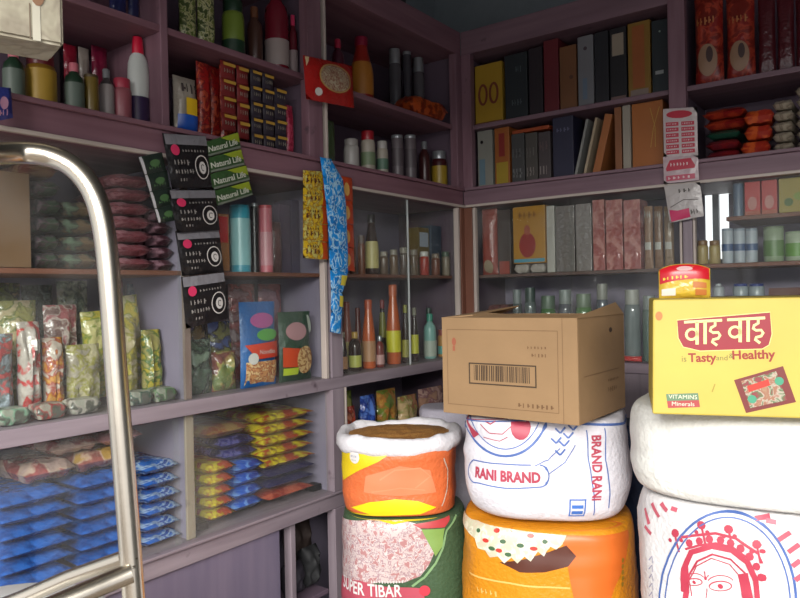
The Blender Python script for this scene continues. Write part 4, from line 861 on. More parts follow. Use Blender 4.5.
cx = [(320, 331, 157), (323, 343, 178), (326, 346, 204), (328, 347, 226), (329, 348, 250), (330, 348, 270), (331, 343, 290), (331, 342, 312), (330, 341, 332)]
for i, ((a, b, y), (a2, b2, y2)) in enumerate(zip(cx, cx[1:])):
    sh = Sheet(r, C4('L', HK+.022, [(a, y), (b, y+2), (b2, y2+2), (a2, y2)]), .014, i, nx=6, ny=6); s = sh.build('sachet', printed(['1c74bc', '1f80c8', '2888cc', 'a8ccdc', '1c6cb0'], 55, .25, (1, 2, .6), .7), r)
    if i in (5, 6): sh.dec('yellow_print', lambda bm: shape_rect(bm, .55, .3, .95, .8), mat('c8b840', .35), s, .002)
# right side: red and white sheets on the wide post
r = empty('hanging_sheet', atY(680, 110, -.02), 0, 'red and white printed sachet sheet hung on the wide post', 'sheet')
sh = Sheet(r, C4('R', -.02, [(663, 109), (697, 107), (698, 155), (664, 158)]), .004, 1, crimp=.02); s = sh.build('sachet_sheet', foil('b0a4a4'), r)
sh.dec('red_banner', lambda bm: shape_disc(bm, .48, .87, .38, .08), mat('a82438', .4), s)
rd = mat('a82c40', .4)
for k in range(6):
    sh.dec('red_rows', lambda bm: (shape_rect(bm, .08, .06+k*.115, .46, .14+k*.115), shape_rect(bm, .54, .06+k*.115, .92, .14+k*.115)), rd, s)
    sh.dec('white_print', lambda bm: (shape_marks(bm, .12, .085+k*.115, .3, .03, 6, k), shape_marks(bm, .58, .085+k*.115, .3, .03, 6, k+9)), mat('c8b8b8', .5), s, .0017)
sh = Sheet(r, C4('R', -.022, [(663, 157), (698, 155), (699, 180), (664, 184)]), .006, 2, crimp=.02); s = sh.build('sachet_sheet', foil('b09ca0'), r)
sh.dec('red_banner', lambda bm: shape_poly(bm, [(.08, .55), (.2, .85), (.8, .9), (.92, .6), (.9, .5), (.1, .45)]), rd, s)
sh.dec('red_rows', lambda bm: (shape_rect(bm, .08, .08, .9, .28), ), mat('b04c60', .4), s)
sh.dec('white_print', lambda bm: (shape_marks(bm, .14, .12, .7, .1, 5, 3), shape_marks(bm, .22, .62, .55, .12, 6, 4)), mat('c8b8b8', .5), s, .0017)
r = empty('hanging_packet', atY(683, 190, -.03), 0, 'white packet with pink lower edge hanging below the red sheet', 'packet')
sh = Sheet(r, C4('R', -.032, [(664, 186), (700, 182), (704, 216), (670, 223)]), .012, 3); s = sh.build('wrapper', foil('aca6a4'), r)
sh.dec('pink_edge', lambda bm: shape_poly(bm, [(.05, .02), (.05, .34), (.3, .28), (.62, .3), (.62, .05)]), mat('b8305c', .35), s)
sh.dec('grey_print', lambda bm: (shape_marks(bm, .4, .74, .4, .12, 3, 3), shape_marks(bm, .66, .1, .24, .14, 3, 6), shape_line(bm, [(.1, .4), (.5, .55), (.9, .5)], .02)), mat('54504c', .5), s, .0017)
# small blue packet at far left ledge
r = empty('hanging_packet', atX(6, 95, .02), PI/2, 'small blue and pink packet hanging on the left ledge at the edge', 'packet')
sh = Sheet(r, C4('L', .025, [(-10, 86), (11, 88), (13, 118), (-8, 122)]), .012, 7); s = sh.build('wrapper', foil('2c3478'), r)
sh.dec('pink_print', lambda bm: (shape_disc(bm, .55, .5, .2, .2, 12), shape_marks(bm, .3, .1, .5, .2, 3, 2)), mat('a87c94', .4), s)

# hanging box upper left
ang = math.atan2(.05, .10)
br = atD(64, 46, 1.0)
r = empty('hanging_box', br, 0, 'old stained beige box hanging at the upper left corner', 'box')
X = (rt*1.0); vx = (atD(0, 33, .95)-br); vx.z = 0; vx.normalize(); vy = Vector((0, 0, 1)).cross(vx); vy = vy if vy.dot(fw) > 0 else -vy
def bxp(a, b, c): return vx*a+vy*b+Vector((0, 0, c))
bm = bmesh.new()
vs = [bm.verts.new(bxp(a, b, c)) for a, b, c in ((0,0,0),(.42,0,0),(.42,.085,0),(0,.085,0),(0,0,.30),(.42,0,.30),(.42,.085,.30),(0,.085,.30))]
for f in ((0,3,2,1),(4,5,6,7),(0,1,5,4),(1,2,6,5),(2,3,7,6),(3,0,4,7)): bm.faces.new([vs[i] for i in f])
bmesh.ops.bevel(bm, geom=bm.edges[:], offset=.004, segments=2, affect='EDGES')
link('box_body', bm, printed(['8c8678', '98927f', '847c6c', 'a09a88'], 14, .7, bump=.4), r)
sf = lambda u, v, off: bxp(u, -off, v)
bm = bmesh.new(); shape_rect(bm, .030, .0, .040, .075); decal('tape', bm, sf, mat('b4b0a0', .3), r)
bm = bmesh.new(); shape_disc(bm, .033, .070, .010, .022, 14); decal('stain', bm, sf, mat('7c5c44', .7), r, .0016)
bm = bmesh.new(); shape_rect(bm, .0425, .0, .044, .05); decal('stain', bm, sf, mat('6a5c4c', .7), r, .0012)
for a in (.06, .36):
    p = bxp(a, .042, .30); q = Vector((p.x, p.y, 2.98-br.z)); link('cord', tube_bm([p, q], .003, 6), mat('5c5048', .8), r)

# ================================================================== STEEL RAIL
STEEL = mat('c4bcae', .27, 1.0, bump=.03, bscale=30)
r = empty('steel_rail', (atD(134, 620, .9).x, atD(134, 620, .9).y, 0), 0, 'bent polished steel tube rail standing in the left foreground', 'rail')
o0 = Vector(r.location)
ctr = [atD(-110, 163, .70), atD(-50, 156, .78), atD(10, 153, .88), atD(45, 155, .9), atD(72, 166, .9), atD(92, 190, .9), atD(103, 225, .9), atD(109, 275, .9), atD(116, 370, .9), atD(124, 470, .9), atD(131, 560, .9)]
foot = atD(137, 640, .9); base = foot+(foot-atD(131, 560, .9))*((foot.z-0.0)/(atD(131, 560, .9).z-foot.z))
ctr += [foot, base]
link('bent_tube', tube_bm([p-o0 for p in smooth_path(ctr, 7)], .0140, 18), STEEL, r, smooth=True)
j = atD(131, 573, .89)
link('crossbar', tube_bm([p-o0 for p in [j+Vector((0, 0, 0)), atD(100, 586, .87), atD(60, 603, .84), atD(-60, 655, .78)]], .0125, 16), STEEL, r, smooth=True)
link('crossbar', tube_bm([p-o0 for p in [atD(124, 558, .93), atD(70, 577, .95), atD(20, 599, .95), atD(-60, 630, .95)]], .0105, 16), STEEL, r, smooth=True)
link('base_flange', lathe_bm([(0, 0), (.04, 0), (.04, .006), (.016, .012), (0, .012)], 20, None, base.x-o0.x, base.y-o0.y), STEEL, r, smooth=True)
pz = atD(-110, 163, .70); bk_ = Vector((-fw.x, -fw.y, 0)); pts = [pz, pz+bk_*.03+Vector((0, 0, -.02)), pz+bk_*.05+Vector((0, 0, -.08)), Vector((pz.x+bk_.x*.05, pz.y+bk_.y*.05, 0))]
link('rear_post', tube_bm([p-o0 for p in smooth_path(pts, 5)], .0140, 14), STEEL, r, smooth=True)
# white tub lower-left corner
c = atD(-12, 640, .98); 
r = empty('white_bucket', (c.x, c.y, 0), 0, 'white lidded plastic barrel, only its top edge showing at the lower left corner', 'barrel')
zt = atD(4, 586, 1.12).z
link('barrel_body', lathe_bm([(0, 0), (.13, 0), (.15, .02), (.155, zt*.5), (.15, zt-.03)], 32), mat('b0b0ac', .4), r, smooth=True)
link('lid', lathe_bm([(0, zt-.035), (.157, zt-.035), (.158, zt-.004), (.152, zt), (0, zt)], 32), mat('d0d0ce', .35), r, smooth=True)

# ================================================================== SACKS
WOOD = mat('5c4634', .75, bump=.5, bscale=12)
r = empty('wooden_platform', (.75, -.80, 0), 0, 'low wooden platform under the rice sacks', 'platform')
for k in range(7): boxo('plank', (-.72+k*.20, -.53+k*.20, -.42, .64, .08, .10), WOOD, r)
for yy in (-.35, 0, .35, .58): boxo('runner', (-.74, .74, yy-.03, yy+.03, 0, .08), WOOD, r)
from mathutils.bvhtree import BVHTree
class Sack:
    def __init__(s, name, cx, cy, z0, z1, a, b, yaw, label, m, k=7.0, n=2.8, seed=0, amp=.010, cat='sack', taper=0, group=None, nseg=80, nv=44, close=True, ks=None, tip=.62, saddle=0, sth=.84):
        s.sth = sth
        s.a, s.b, s.H, s.k, s.n, s.seed, s.amp, s.taper, s.tip, s.saddle = a, b, z1-z0, k, n, seed, amp, taper, tip, saddle
        s.ks = ks or k
        s.root = empty(name, (cx, cy, z0), yaw, label, cat, group)
        # arc length table of the outline, measured from the front centre
        N = 400; s.tab = [0.0]; last = s.base(-PI/2)
        for i in range(1, N+1):
            q = s.base(-PI/2+PI*i/N); s.tab.append(s.tab[-1]+(q-last).length); last = q
        s.N = N
        bm = bmesh.new(); rings = []
        ts = [.5-.5*math.cos(PI*i/nv) for i in range(nv+1)]
        for t in ts: rings.append([bm.verts.new(s.P(2*PI*i/nseg, t)) for i in range(nseg)])
        for A, B in zip(rings, rings[1:]):
            for i in range(nseg): bm.faces.new((A[i], A[(i+1) % nseg], B[(i+1) % nseg], B[i]))
        s.bvh = BVHTree.FromBMesh(bm)
        if close:
            for rg in (rings[0], rings[-1]):
                c = bm.verts.new(sum((v.co for v in rg), Vector())/nseg)
                for i in range(nseg): bm.faces.new((rg[i], rg[(i+1) % nseg], c))
        link('sack_body', bm, m, s.root, smooth=True)
    def base(s, th):
        c, si = math.cos(th), math.sin(th); e = 2/s.n
        return Vector((math.copysign(abs(c)**e, c)*s.a, math.copysign(abs(si)**e, si)*s.b, 0))
    def prof(s, t):
        q = abs(2*t-1); k = s.k if t < .5 else s.ks
        r = max(0, 1-q**k)**(1/k) if q < 1 else 0
        return max(r, s.tip)*(1-s.taper*t) if s.tip > .9 else (s.tip+(1-s.tip)*r)*(1-s.taper*t)
    def P(s, th, t, off=0):
        q0 = s.base(th); p = s.prof(t)
        q = Vector((q0.x*p, q0.y*p, t*s.H))
        sd = Vector((s.seed*1.7, s.seed*.9, 0))
        w = noise.noise(q*7+sd)*s.amp*1.3+noise.noise(Vector((q.x*16, q.y*16, q.z*7))+sd)*s.amp*.7+noise.noise(Vector((q.x*6, q.y*6, q.z*34))+sd)*s.amp*.45
        d = q0.normalized()
        edge = min(1, (1-abs(2*t-1))*8)
        q += d*(w*max(.3, edge)+off)
        if s.saddle: q.z += s.saddle*max(0, abs(q0.x)/s.a-s.sth)*6*max(0, t-.6)*2.5
        return q
    def surf(s, u, v, off):
        t = min(1, max(0, v/s.H)); au = min(abs(u), s.tab[-1]-1e-6)
        lo, hi = 0, s.N
        while hi-lo > 1:
            mid = (lo+hi)//2
            if s.tab[mid] <= au: lo = mid
            else: hi = mid
        f = lo+(au-s.tab[lo])/max(1e-9, s.tab[hi]-s.tab[lo])
        return s.P(-PI/2+math.copysign(f*PI/s.N, u), t, off)
    def U(s, px, py):
        """where a print seen at that pixel sits on the sack: (distance round the front, height)"""
        inv = Matrix.Rotation(-s.root.rotation_euler.z, 4, 'Z') @ Matrix.Translation(-s.root.location)
        o = inv @ CAM; d = (inv.to_3x3() @ ray(px, py)).normalized()
        h = s.bvh.ray_cast(o, d)[0]
        if h is None:
            t_ = -Vector((o.x, o.y)).dot(Vector((d.x, d.y)))/(d.x*d.x+d.y*d.y); h = s.bvh.find_nearest(o+d*t_)[0]
        x, y = h.x, h.y; th = math.atan2(math.copysign(abs(y/s.b)**(s.n/2), y), math.copysign(abs(x/s.a)**(s.n/2), x))
        f = (th+PI/2+PI) % (2*PI)-PI; g = min(s.N-1e-6, abs(f)/PI*s.N); i = int(g)
        L_ = s.tab[i]+(s.tab[i+1]-s.tab[i])*(g-i)
        return math.copysign(L_, f), min(s.H, max(0, h.z))
    def dec(s, name, fn, m, off=.002, cut=.012, label=None, parent=None):
        bm = bmesh.new(); fn(bm); return decal(name, bm, s.surf, m, parent or s.root, off=off, cut=cut, label=label)
def at_lat(px, D): return atD(px, 302, D)
def yaw_to_cam(p): d = CAM-Vector(p); return math.atan2(d.y, d.x)+PI/2
PP = lambda h, r=.55: mat(h, r, 0, 0, .35, 90, .3)
def zAt(px, py, D): return atD(px, py, D).z
PL = .10
# left: Super Tibar sack, then open grain bag
p = at_lat(400, 1.98); yw = yaw_to_cam(p)
zt = zAt(400, 525, 1.80)
sk = Sack('rice_sack', p.x, p.y, PL, zt, .172, .15, yw, 'green rice sack reading SUPER TIBAR under the open grain bag', PP('42583f', .4), seed=2, k=14, amp=.006)
H = sk.H; D0 = 1.83
U = sk.U
pic = printed(['b09ca0', 'c4b4b0', '94707a', 'd0c8c4', 'a87878'], 70, .35, bump=.2, detail=3)
sk.dec('rice_picture', lambda bm: shape_poly(bm, [U(341, 515), U(380, 516), U(402, 520), U(415, 523), U(428, 536), U(434, 552), U(428, 566), U(420, 576), U(405, 582), U(380, 582), U(341, 580)]), pic, .002)
sk.dec('green_border', lambda bm: shape_line(bm, [U(446, 512), U(446, 530), U(442, 548), U(435, 563), U(424, 577), U(412, 586)], .006), mat('7ca070', .4), .003)
sk.dec('red_triangle', lambda bm: shape_poly(bm, [U(412, 524), U(440, 513), U(444, 514), U(444, 527), U(420, 528)]), mat('b03c40', .4), .003)
sk.dec('green_patch', lambda bm: shape_poly(bm, [U(421, 529), U(444, 528), U(442, 545), U(435, 556)]), mat('7c9c50', .4), .003)
sk.dec('yellow_pennant', lambda bm: shape_poly(bm, [U(352, 514), U(430, 514), U(408, 521), U(394, 524), U(380, 520)]), mat('d8c830', .4), .003)
sk.dec('pink_band', lambda bm: shape_poly(bm, [U(341, 572), U(360, 580), U(385, 586), U(424, 588), U(424, 606), U(341, 600)]), mat('b04c5c', .4), .003)
sk.dec('lettering', lambda bm: shape_text(bm, 'SUPER TIBAR', (U(343, 590)[0]+U(416, 590)[0])/2-.012, U(380, 591)[1], .046, sx=.70, bold=.0008), mat('d8d4d0', .4), .0045, cut=.03)
sk.dec('small_lettering', lambda bm: shape_marks(bm, U(372, 580)[0], U(380, 583)[1], .085, .007, 12, 3), mat('d8d4d0', .4), .0045, cut=.03)
sk.dec('red_disc', lambda bm: shape_disc(bm, *U(424, 590), .014), mat('c03848', .4), .005)
# open bag
z0 = zt+.004; z1 = zAt(400, 448, 1.80)
ob = Sack('grain_bag', p.x-.008, p.y-.006, z0, z1, .160, .145, yw, 'open orange and yellow bag with rolled white rim full of brown grain', PP('d06a3c', .38), seed=5, k=5, ks=40, amp=.007, close=False, tip=.8)
U = ob.U
ob.dec('yellow_patch', lambda bm: shape_poly(bm, [U(341, 448), U(395, 450), U(378, 462), U(360, 470), U(344, 480)]), mat('e0c41c', .38), .002)
ob.dec('logo_disc', lambda bm: shape_disc(bm, *U(355, 457), .017), mat('dcd8d4', .4), .0032)
ob.dec('logo_print', lambda bm: (shape_marks(bm, U(355, 457)[0]-.011, U(355, 457)[1]-.001, .022, .006, 4, 2), shape_marks(bm, U(355, 457)[0]-.008, U(355, 457)[1]-.010, .016, .004, 4, 5)), mat('8c94a0', .4), .0045)
ob.dec('yellow_swoosh', lambda bm: shape_poly(bm, [U(352, 507), U(370, 502), U(395, 499), U(418, 501), U(436, 507), U(420, 514), U(395, 517), U(370, 514)]), mat('e8d41c', .38), .002)
ob.dec('peach_leaf_print', lambda bm: (shape_line(bm, [U(380, 480), U(395, 470), U(420, 468), U(430, 476), U(415, 488)], .004), shape_line(bm, [U(372, 492), U(400, 488), U(425, 490)], .003)), mat('d88c64', .38), .002)
ob.dec('peach_print', lambda bm: shape_poly(bm, [U(366, 476), U(400, 466), U(430, 470), U(436, 492), U(400, 496), U(364, 492)]), mat('d88058', .38), .0015)
ob.dec('white_seam', lambda bm: shape_line(bm, [U(443, 458), U(447, 470), U(446, 490), U(441, 506)], .003), mat('c8c0b0', .4), .003)
# rolled rim: wobbly torus
bm = bmesh.new(); NS, NR = 72, 14; rg = []
for i in range(NS):
    th = 2*PI*i/NS; c, si = math.cos(th), math.sin(th); e = 2/2.4
    d = Vector((math.copysign(abs(c)**e, c)*.158, math.copysign(abs(si)**e, si)*.138, ob.H-.006)); nn = Vector((c, si, 0)); rr = .022+.005*noise.noise(Vector((c*2, si*2, 1)))
    row = []
    for j in range(NR):
        f = 2*PI*j/NR; k = rr*(1+.22*noise.noise(Vector((c*5, si*5, f))))
        row.append(bm.verts.new(d+nn*math.cos(f)*k*.85+Vector((0, 0, math.sin(f)*k*1.15+.010*noise.noise(Vector((c*1.5, si*1.5, 4)))))))
    rg.append(row)
for i in range(NS):
    for jj in range(NR): bm.faces.new((rg[i][jj], rg[(i+1) % NS][jj], rg[(i+1) % NS][(jj+1) % NR], rg[i][(jj+1) % NR]))
link('rolled_rim', bm, PP('d8d6da', .5), ob.root, smooth=True)
GR = printed(['a07238', '8c5c28', 'b48848', '7c4c20'], 240, .7, bump=0)
bm = bmesh.new(); NN = 30
vv = {}
for i in range(NN+1):
    for jj in range(36):
        rr = i/NN; th = 2*PI*jj/36
        x = math.cos(th)*.152*rr; y = math.sin(th)*.125*rr
        vv[i, jj] = bm.verts.new((x, y, ob.H+.004+.014*(1-rr*rr)+.004*noise.noise(Vector((x*40, y*40, 0))))) if i else (vv.get((0, 0)) or bm.verts.new((0, 0, ob.H+.018)))
        if i == 0: vv[0, jj] = vv[0, 0]
for i in range(NN):
    for jj in range(36):
        q = [vv[i, jj], vv[i+1, jj], vv[i+1, (jj+1) % 36], vv[i, (jj+1) % 36]]
        q2 = []
        for v in q:
            if v not in q2: q2.append(v)
        if len(q2) > 2: bm.faces.new(q2)
o = link('grain', bm, GR, ob.root, smooth=True); o['kind'] = 'stuff'
# sack behind, only its pale top showing
q = at_lat(447, 2.28)
Sack('rice_sack', q.x, q.y, PL, zAt(445, 410, 2.2), .12, .11, yaw_to_cam(q), 'crumpled greyish white sack standing behind the open grain bag', PP('a8a4b0', .5), seed=11, amp=.02, k=4)
q = at_lat(636, 2.15)
Sack('rice_sack', q.x, q.y, PL, zAt(636, 425, 2.1), .10, .10, yaw_to_cam(q), 'dark blue sack in the gap between the two white sacks', PP('2c3c5c', .45), seed=12, amp=.02, k=4)
a = atY(634, 376, -.06)
# middle: orange sack, RANI BRAND sack, cardboard box
p = at_lat(543, 1.78); yw = yaw_to_cam(p); D1 = 1.60
zo = zAt(545, 536, 1.60)
so = Sack('rice_sack', p.x, p.y, PL, zo+.006, .212, .175, yw, 'orange rice sack with a rice dish picture under the RANI BRAND sack', PP('c8821c', .38), seed=21, k=12, amp=.008, saddle=.012, sth=.9)
U = so.U
so.dec('orange_panel', lambda bm: shape_poly(bm, [U(560, 530), U(600, 522), U(608, 520), U(608, 606), U(575, 606)]), mat('c86424', .38), .0015)
so.dec('dark_bowl', lambda bm: shape_poly(bm, [U(500, 562), U(520, 560), U(548, 552), U(566, 545), U(576, 556), U(568, 566), U(545, 572), U(520, 572)]), mat('50281c', .4), .002)
rng = random.Random(5)
pts = [U(464, 512), U(480, 520), U(510, 528), U(545, 533), U(566, 535), U(562, 544)]
low = [(556, 549), (550, 546), (544, 556), (538, 551), (531, 561), (525, 556), (518, 563), (512, 557), (505, 563), (499, 556), (491, 557), (486, 550), (479, 548), (476, 538), (468, 530), (464, 520)]
so.dec('rice_picture', lambda bm: shape_poly(bm, pts+[U(*a) for a in low]), printed(['c8c4b0', 'd4d0bc', 'b8bca0', 'c0b49c'], 60, .4, bump=.1, detail=3), .0032)
for nm, cc, PT in (('red_garnish', mat('b8362c', .4), ((498, 530), (515, 529), (531, 535), (534, 548), (500, 550), (487, 540))), ('green_garnish', mat('3c5c3c', .4), ((480, 530), (504, 541), (493, 548), (509, 554), (521, 545), (545, 541)))):
    for a in PT: so.dec(nm, lambda bm: shape_disc(bm, *U(*a), .006+.003*rng.random(), .005, 9), cc, .0046)
so.dec('faint_lettering', lambda bm: (shape_line(bm, [U(470, 572), U(510, 583), U(570, 588)], .004), shape_marks(bm, U(478, 590)[0], U(478, 592)[1], .06, .014, 5, 3)), mat('dcae60', .4), .002)
so.dec('side_marks', lambda bm: [shape_disc(bm, *U(622, 560+k*6), .004, .006, 8) for k in range(5)], mat('8c7020', .4), .002)
zr0 = zo+.014; zr1 = zAt(545, 417, 1.66)
sr_ = Sack('rice_sack', p.x, p.y, zr0, zr1, .200, .17, yw, 'white sack reading RANI BRAND in red with blue banner, under the cardboard box', PP('d2d0d6', .5), seed=31, k=3.4, ks=8, amp=.009, n=3.2, saddle=.015, tip=.55, sth=.95)
U = sr_.U
BL = mat('4c68a4', .5); RDP = mat('a83c50', .5); u0 = U(504, 400)
def arcpx(cx, cy, rx, ry, a0, a1, n=24): return [U(cx+rx*math.cos(math.radians(a0+(a1-a0)*i/n)), cy+ry*math.sin(math.radians(a0+(a1-a0)*i/n))) for i in range(n+1)]
sr_.dec('blue_ring', lambda bm: shape_line(bm, arcpx(506, 400, 44, 56, 15, 165), .0055), BL)
sr_.dec('blue_ring', lambda bm: shape_line(bm, arcpx(506, 400, 37, 49, 15, 165), .0025), BL)
sr_.dec('red_hair', lambda bm: (shape_poly(bm, [U(472, 412), U(479, 411), U(480, 434), U(474, 438), U(470, 428)]), shape_poly(bm, arcpx(521, 427, 10, 13, 0, 340, 14))), RDP)
sr_.dec('face_lines', lambda bm: (shape_line(bm, [U(481, 424), U(490, 433), U(503, 434), U(512, 426)], .0022), shape_line(bm, [U(486, 421), U(491, 424), U(496, 421)], .003), shape_line(bm, [U(484, 437), U(500, 441), U(508, 437)], .0018)), RDP)
sr_.dec('banner_outline', lambda bm: shape_line(bm, arcpx(540, 476, 9, 11, -90, 90, 10)+[U(505, 488), U(480, 483)]+arcpx(477, 471, 8, 12, 110, 250, 10)+[U(505, 464), U(531, 465)], .0028, closed=False), BL)
ta, tb = U(478, 478), U(537, 478)
sr_.dec('lettering', lambda bm: shape_text(bm, 'RANI BRAND', (ta[0]+tb[0])/2, U(508, 477)[1], .034, sx=.80, bold=.0014), RDP, .0025, .02)
sr_.dec('laurel', lambda bm: [(shape_line(bm, [U(x, y), U(x+5, y-6)], .004), shape_line(bm, [U(x, y), U(x-5, y-5)], .004)) for x, y in ((560, 455), (564, 446), (568, 438), (573, 430), (577, 423), (556, 443), (560, 433))]+[shape_line(bm, [U(535, 466), U(548, 460), U(560, 448)], .002), shape_line(bm, [U(549, 474), U(565, 462), U(575, 445)], .002)], BL)
sr_.dec('side_band_lines', lambda bm: (shape_line(bm, [U(586, 430), U(588, 460), U(593, 515)], .0025), shape_line(bm, [U(604, 428), U(605, 460), U(608, 508)], .0025)), BL)
tc_ = U(596, 468)
sr_.dec('side_lettering', lambda bm: shape_text(bm, 'BRAND RANI', tc_[0], tc_[1], .030, rot=-PI/2, sx=.85, bold=.001), RDP, .0025, .02)
c0, c1 = U(568, 516), U(586, 499)
sr_.dec('blue_square', lambda bm: shape_frame(bm, c0[0], c0[1], c1[0], c1[1], .003), mat('3c6cb8', .5))
for q_ in (.020, .006): sr_.dec('blue_mark', lambda bm: shape_rect(bm, c0[0]+.006, c0[1]+q_, c1[0]-.006, c0[1]+q_+.008), mat('3c6cb8', .5))
sr_.dec('small_lettering', lambda bm: shape_marks(bm, U(500, 527)[0], U(500, 528)[1], .11, .007, 14, 3), RDP)
# cardboard box
D_near = 1.50
n0 = atD(579, 425, D_near); zb = zr1+.008
al = YAW  # camera heading
def lat(dx, dd): return Vector((dx*math.cos(al)-dd*math.sin(al), dx*math.sin(al)+dd*math.cos(al), 0))
ang = math.radians(141.5-90-0)      # heading of the long side, measured from the camera axis
e1 = lat(-.285, .215).normalized(); e2 = Vector((e1.y, -e1.x, 0)); e2 = e2 if e2.dot(fw) > 0 else -e2
W1, W2, HB = .345, .285, atD(577, 317, D_near).z-atD(579, 425, D_near).z
ctr_ = Vector((n0.x, n0.y, 0))+e1*W1/2+e2*W2/2
r = empty('cardboard_box', (ctr_.x, ctr_.y, zb), math.atan2(-e1.y, -e1.x), 'open brown cardboard box with a printed barcode frame on the RANI BRAND sack', 'box')
CB = mat('8f7250', .75, bump=.15, bscale=25); CBI = mat('7a5c40', .8)
t = .004
for nm, b in (('front_wall', (-W1/2, W1/2, -W2/2, -W2/2+t, 0, HB)), ('back_wall', (-W1/2, W1/2, W2/2-t, W2/2, 0, HB)), ('side_wall', (-W1/2, -W1/2+t, -W2/2+t, W2/2-t, 0, HB)), ('side_wall', (W1/2-t, W1/2, -W2/2+t, W2/2-t, 0, HB)), ('bottom', (-W1/2+t, W1/2-t, -W2/2+t, W2/2-t, 0, t))):
    boxo(nm, b, CB, r, .001)
def flap(nm, pts, th=.003):
    bm = bmesh.new(); a = [bm.verts.new(p) for p in pts]; b = [bm.verts.new(Vector(p)+Vector((0, 0, -th))) for p in pts]
    bm.faces.new(a); bm.faces.new(b[::-1])
    for i in range(4): bm.faces.new((a[i], b[i], b[(i+1) % 4], a[(i+1) % 4]))
    return link(nm, bm, CB, r)
flap('top_flap', [(-W1/2, -W2/2, HB), (-W1/2, W2/2, HB), (-W1/2+.07, W2/2-.02, HB+.022), (-W1/2+.07, -W2/2+.03, HB+.006)])
flap('top_flap', [(-W1/2+.01, W2/2, HB), (W1/2, W2/2, HB), (W1/2-.01, W2/2-.06, HB-.02), (-W1/2+.02, W2/2-.06, HB-.02)])
flap('top_flap', [(W1/2, -W2/2, HB), (W1/2, W2/2, HB+.0), (W1/2-.02, W2/2-.0, HB+.028), (W1/2-.004, -W2/2+.02, HB+.004)])
flap('top_flap', [(-W1/2+.005, -W2/2+.002, HB), (W1/2-.005, -W2/2+.002, HB), (W1/2-.03, -W2/2+.07, HB-.006), (-W1/2+.08, -W2/2+.07, HB+.010)])
sf = lambda u, v, off: Vector((u, -W2/2-off, v)); INK = mat('3c2c1c', .7); INK2 = mat('6c4e32', .7)
def bd(nm, fn, m, sfn=sf, off=.0006):
    bm = bmesh.new(); fn(bm); return decal(nm, bm, sfn, m, r, off=off)
bd('printed_frame', lambda bm: shape_frame(bm, -.158, .022, .128, HB-.028, .0012), INK2)
bd('barcode_frame', lambda bm: shape_frame(bm, -.098, .074, .076, .124, .0032), INK)
def bars(bm):
    rr = random.Random(3); x = -.084
    while x < .062:
        w = rr.choice((.0012, .0022, .0032)); shape_rect(bm, x, .083, x+w, .119); x += w+rr.choice((.0012, .002, .003))
bd('barcode', bars, INK)
for q in ((.065, .142, .04, .008, 5, 2), (.055, .16, .05, .006, 6, 4), (.03, .028, .09, .010, 8, 6)): bd('small_print', lambda bm: shape_marks(bm, *q), INK2)
bd('red_mark', lambda bm: (shape_disc(bm, -.138, .172, .006, .010, 12), shape_rect(bm, -.142, .150, -.135, .162)), mat('94543c', .7))
bd('tape', lambda bm: shape_rect(bm, .138, .0, .139, HB), INK2)  # stands for the dark crease beside the near edge, drawn as colour
sf2 = lambda u, v, off: Vector((W1/2+off, u, v))
bd('side_slot', lambda bm: shape_disc(bm, .05, HB-.035, .010, .006, 12), mat('3c2c20', .8), sf2)
bd('side_print', lambda bm: (shape_marks(bm, .03, .05, .06, .012, 5, 8), shape_marks(bm, .03, .075, .07, .006, 7, 9), shape_rect(bm, -.11, .10, .10, .1012)), INK2, sf2)
# right: queen sack, plain white sack, yellow carton
p = at_lat(758, 1.42); yw = yaw_to_cam(p); D2 = 1.23
zq = zAt(745, 520, D2)
sq = Sack('rice_sack', p.x, p.y, PL, zq, .232, .185, yw, 'white sack printed with a red crowned queen inside a blue ring', PP('cfcdcd', .5), seed=41, k=12, amp=.007, n=3.0)
U = sq.U
Q = mat('a83448', .5); BR = mat('44609c', .5)
def arcq(cx, cy, rx, ry, a0, a1, n=30): return [U(cx+rx*math.cos(math.radians(a0+(a1-a0)*i/n)), cy+ry*math.sin(math.radians(a0+(a1-a0)*i/n))) for i in range(n+1)]
sq.dec('blue_ring', lambda bm: shape_line(bm, arcq(728, 604, 68, 93, 180, 360), .0042), BR)
sq.dec('blue_ring', lambda bm: shape_line(bm, arcq(728, 604, 62, 87, 180, 360), .0026), BR)
def crown(bm):
    shape_line(bm, [U(684, 592), U(684, 570), U(692, 552), U(712, 546), U(732, 550), U(748, 562), U(756, 580), U(758, 600)], .010)
    for x, y, s_ in ((676, 534, 1), (702, 526, 1), (729, 530, 1.1), (757, 545, 1)):
        shape_line(bm, [U(x+4, y+18), U(x, y)], .004); shape_disc(bm, *U(x, y-1), .008, .008, 9); shape_disc(bm, *U(x-5, y+6), .004, .004, 8); shape_disc(bm, *U(x+6, y+6), .004, .004, 8)
    for x, y in ((690, 543), (700, 541), (710, 539), (721, 540), (731, 543), (741, 548), (750, 556), (757, 566), (761, 577)): shape_disc(bm, *U(x, y), .0068, .0075, 8)
    shape_line(bm, [U(686, 549), U(700, 545), U(716, 543), U(733, 547), U(749, 558)], .004); shape_line(bm, [U(682, 537), U(697, 535), U(716, 533), U(736, 538), U(758, 553)], .005)
sq.dec('crown_print', crown, Q)
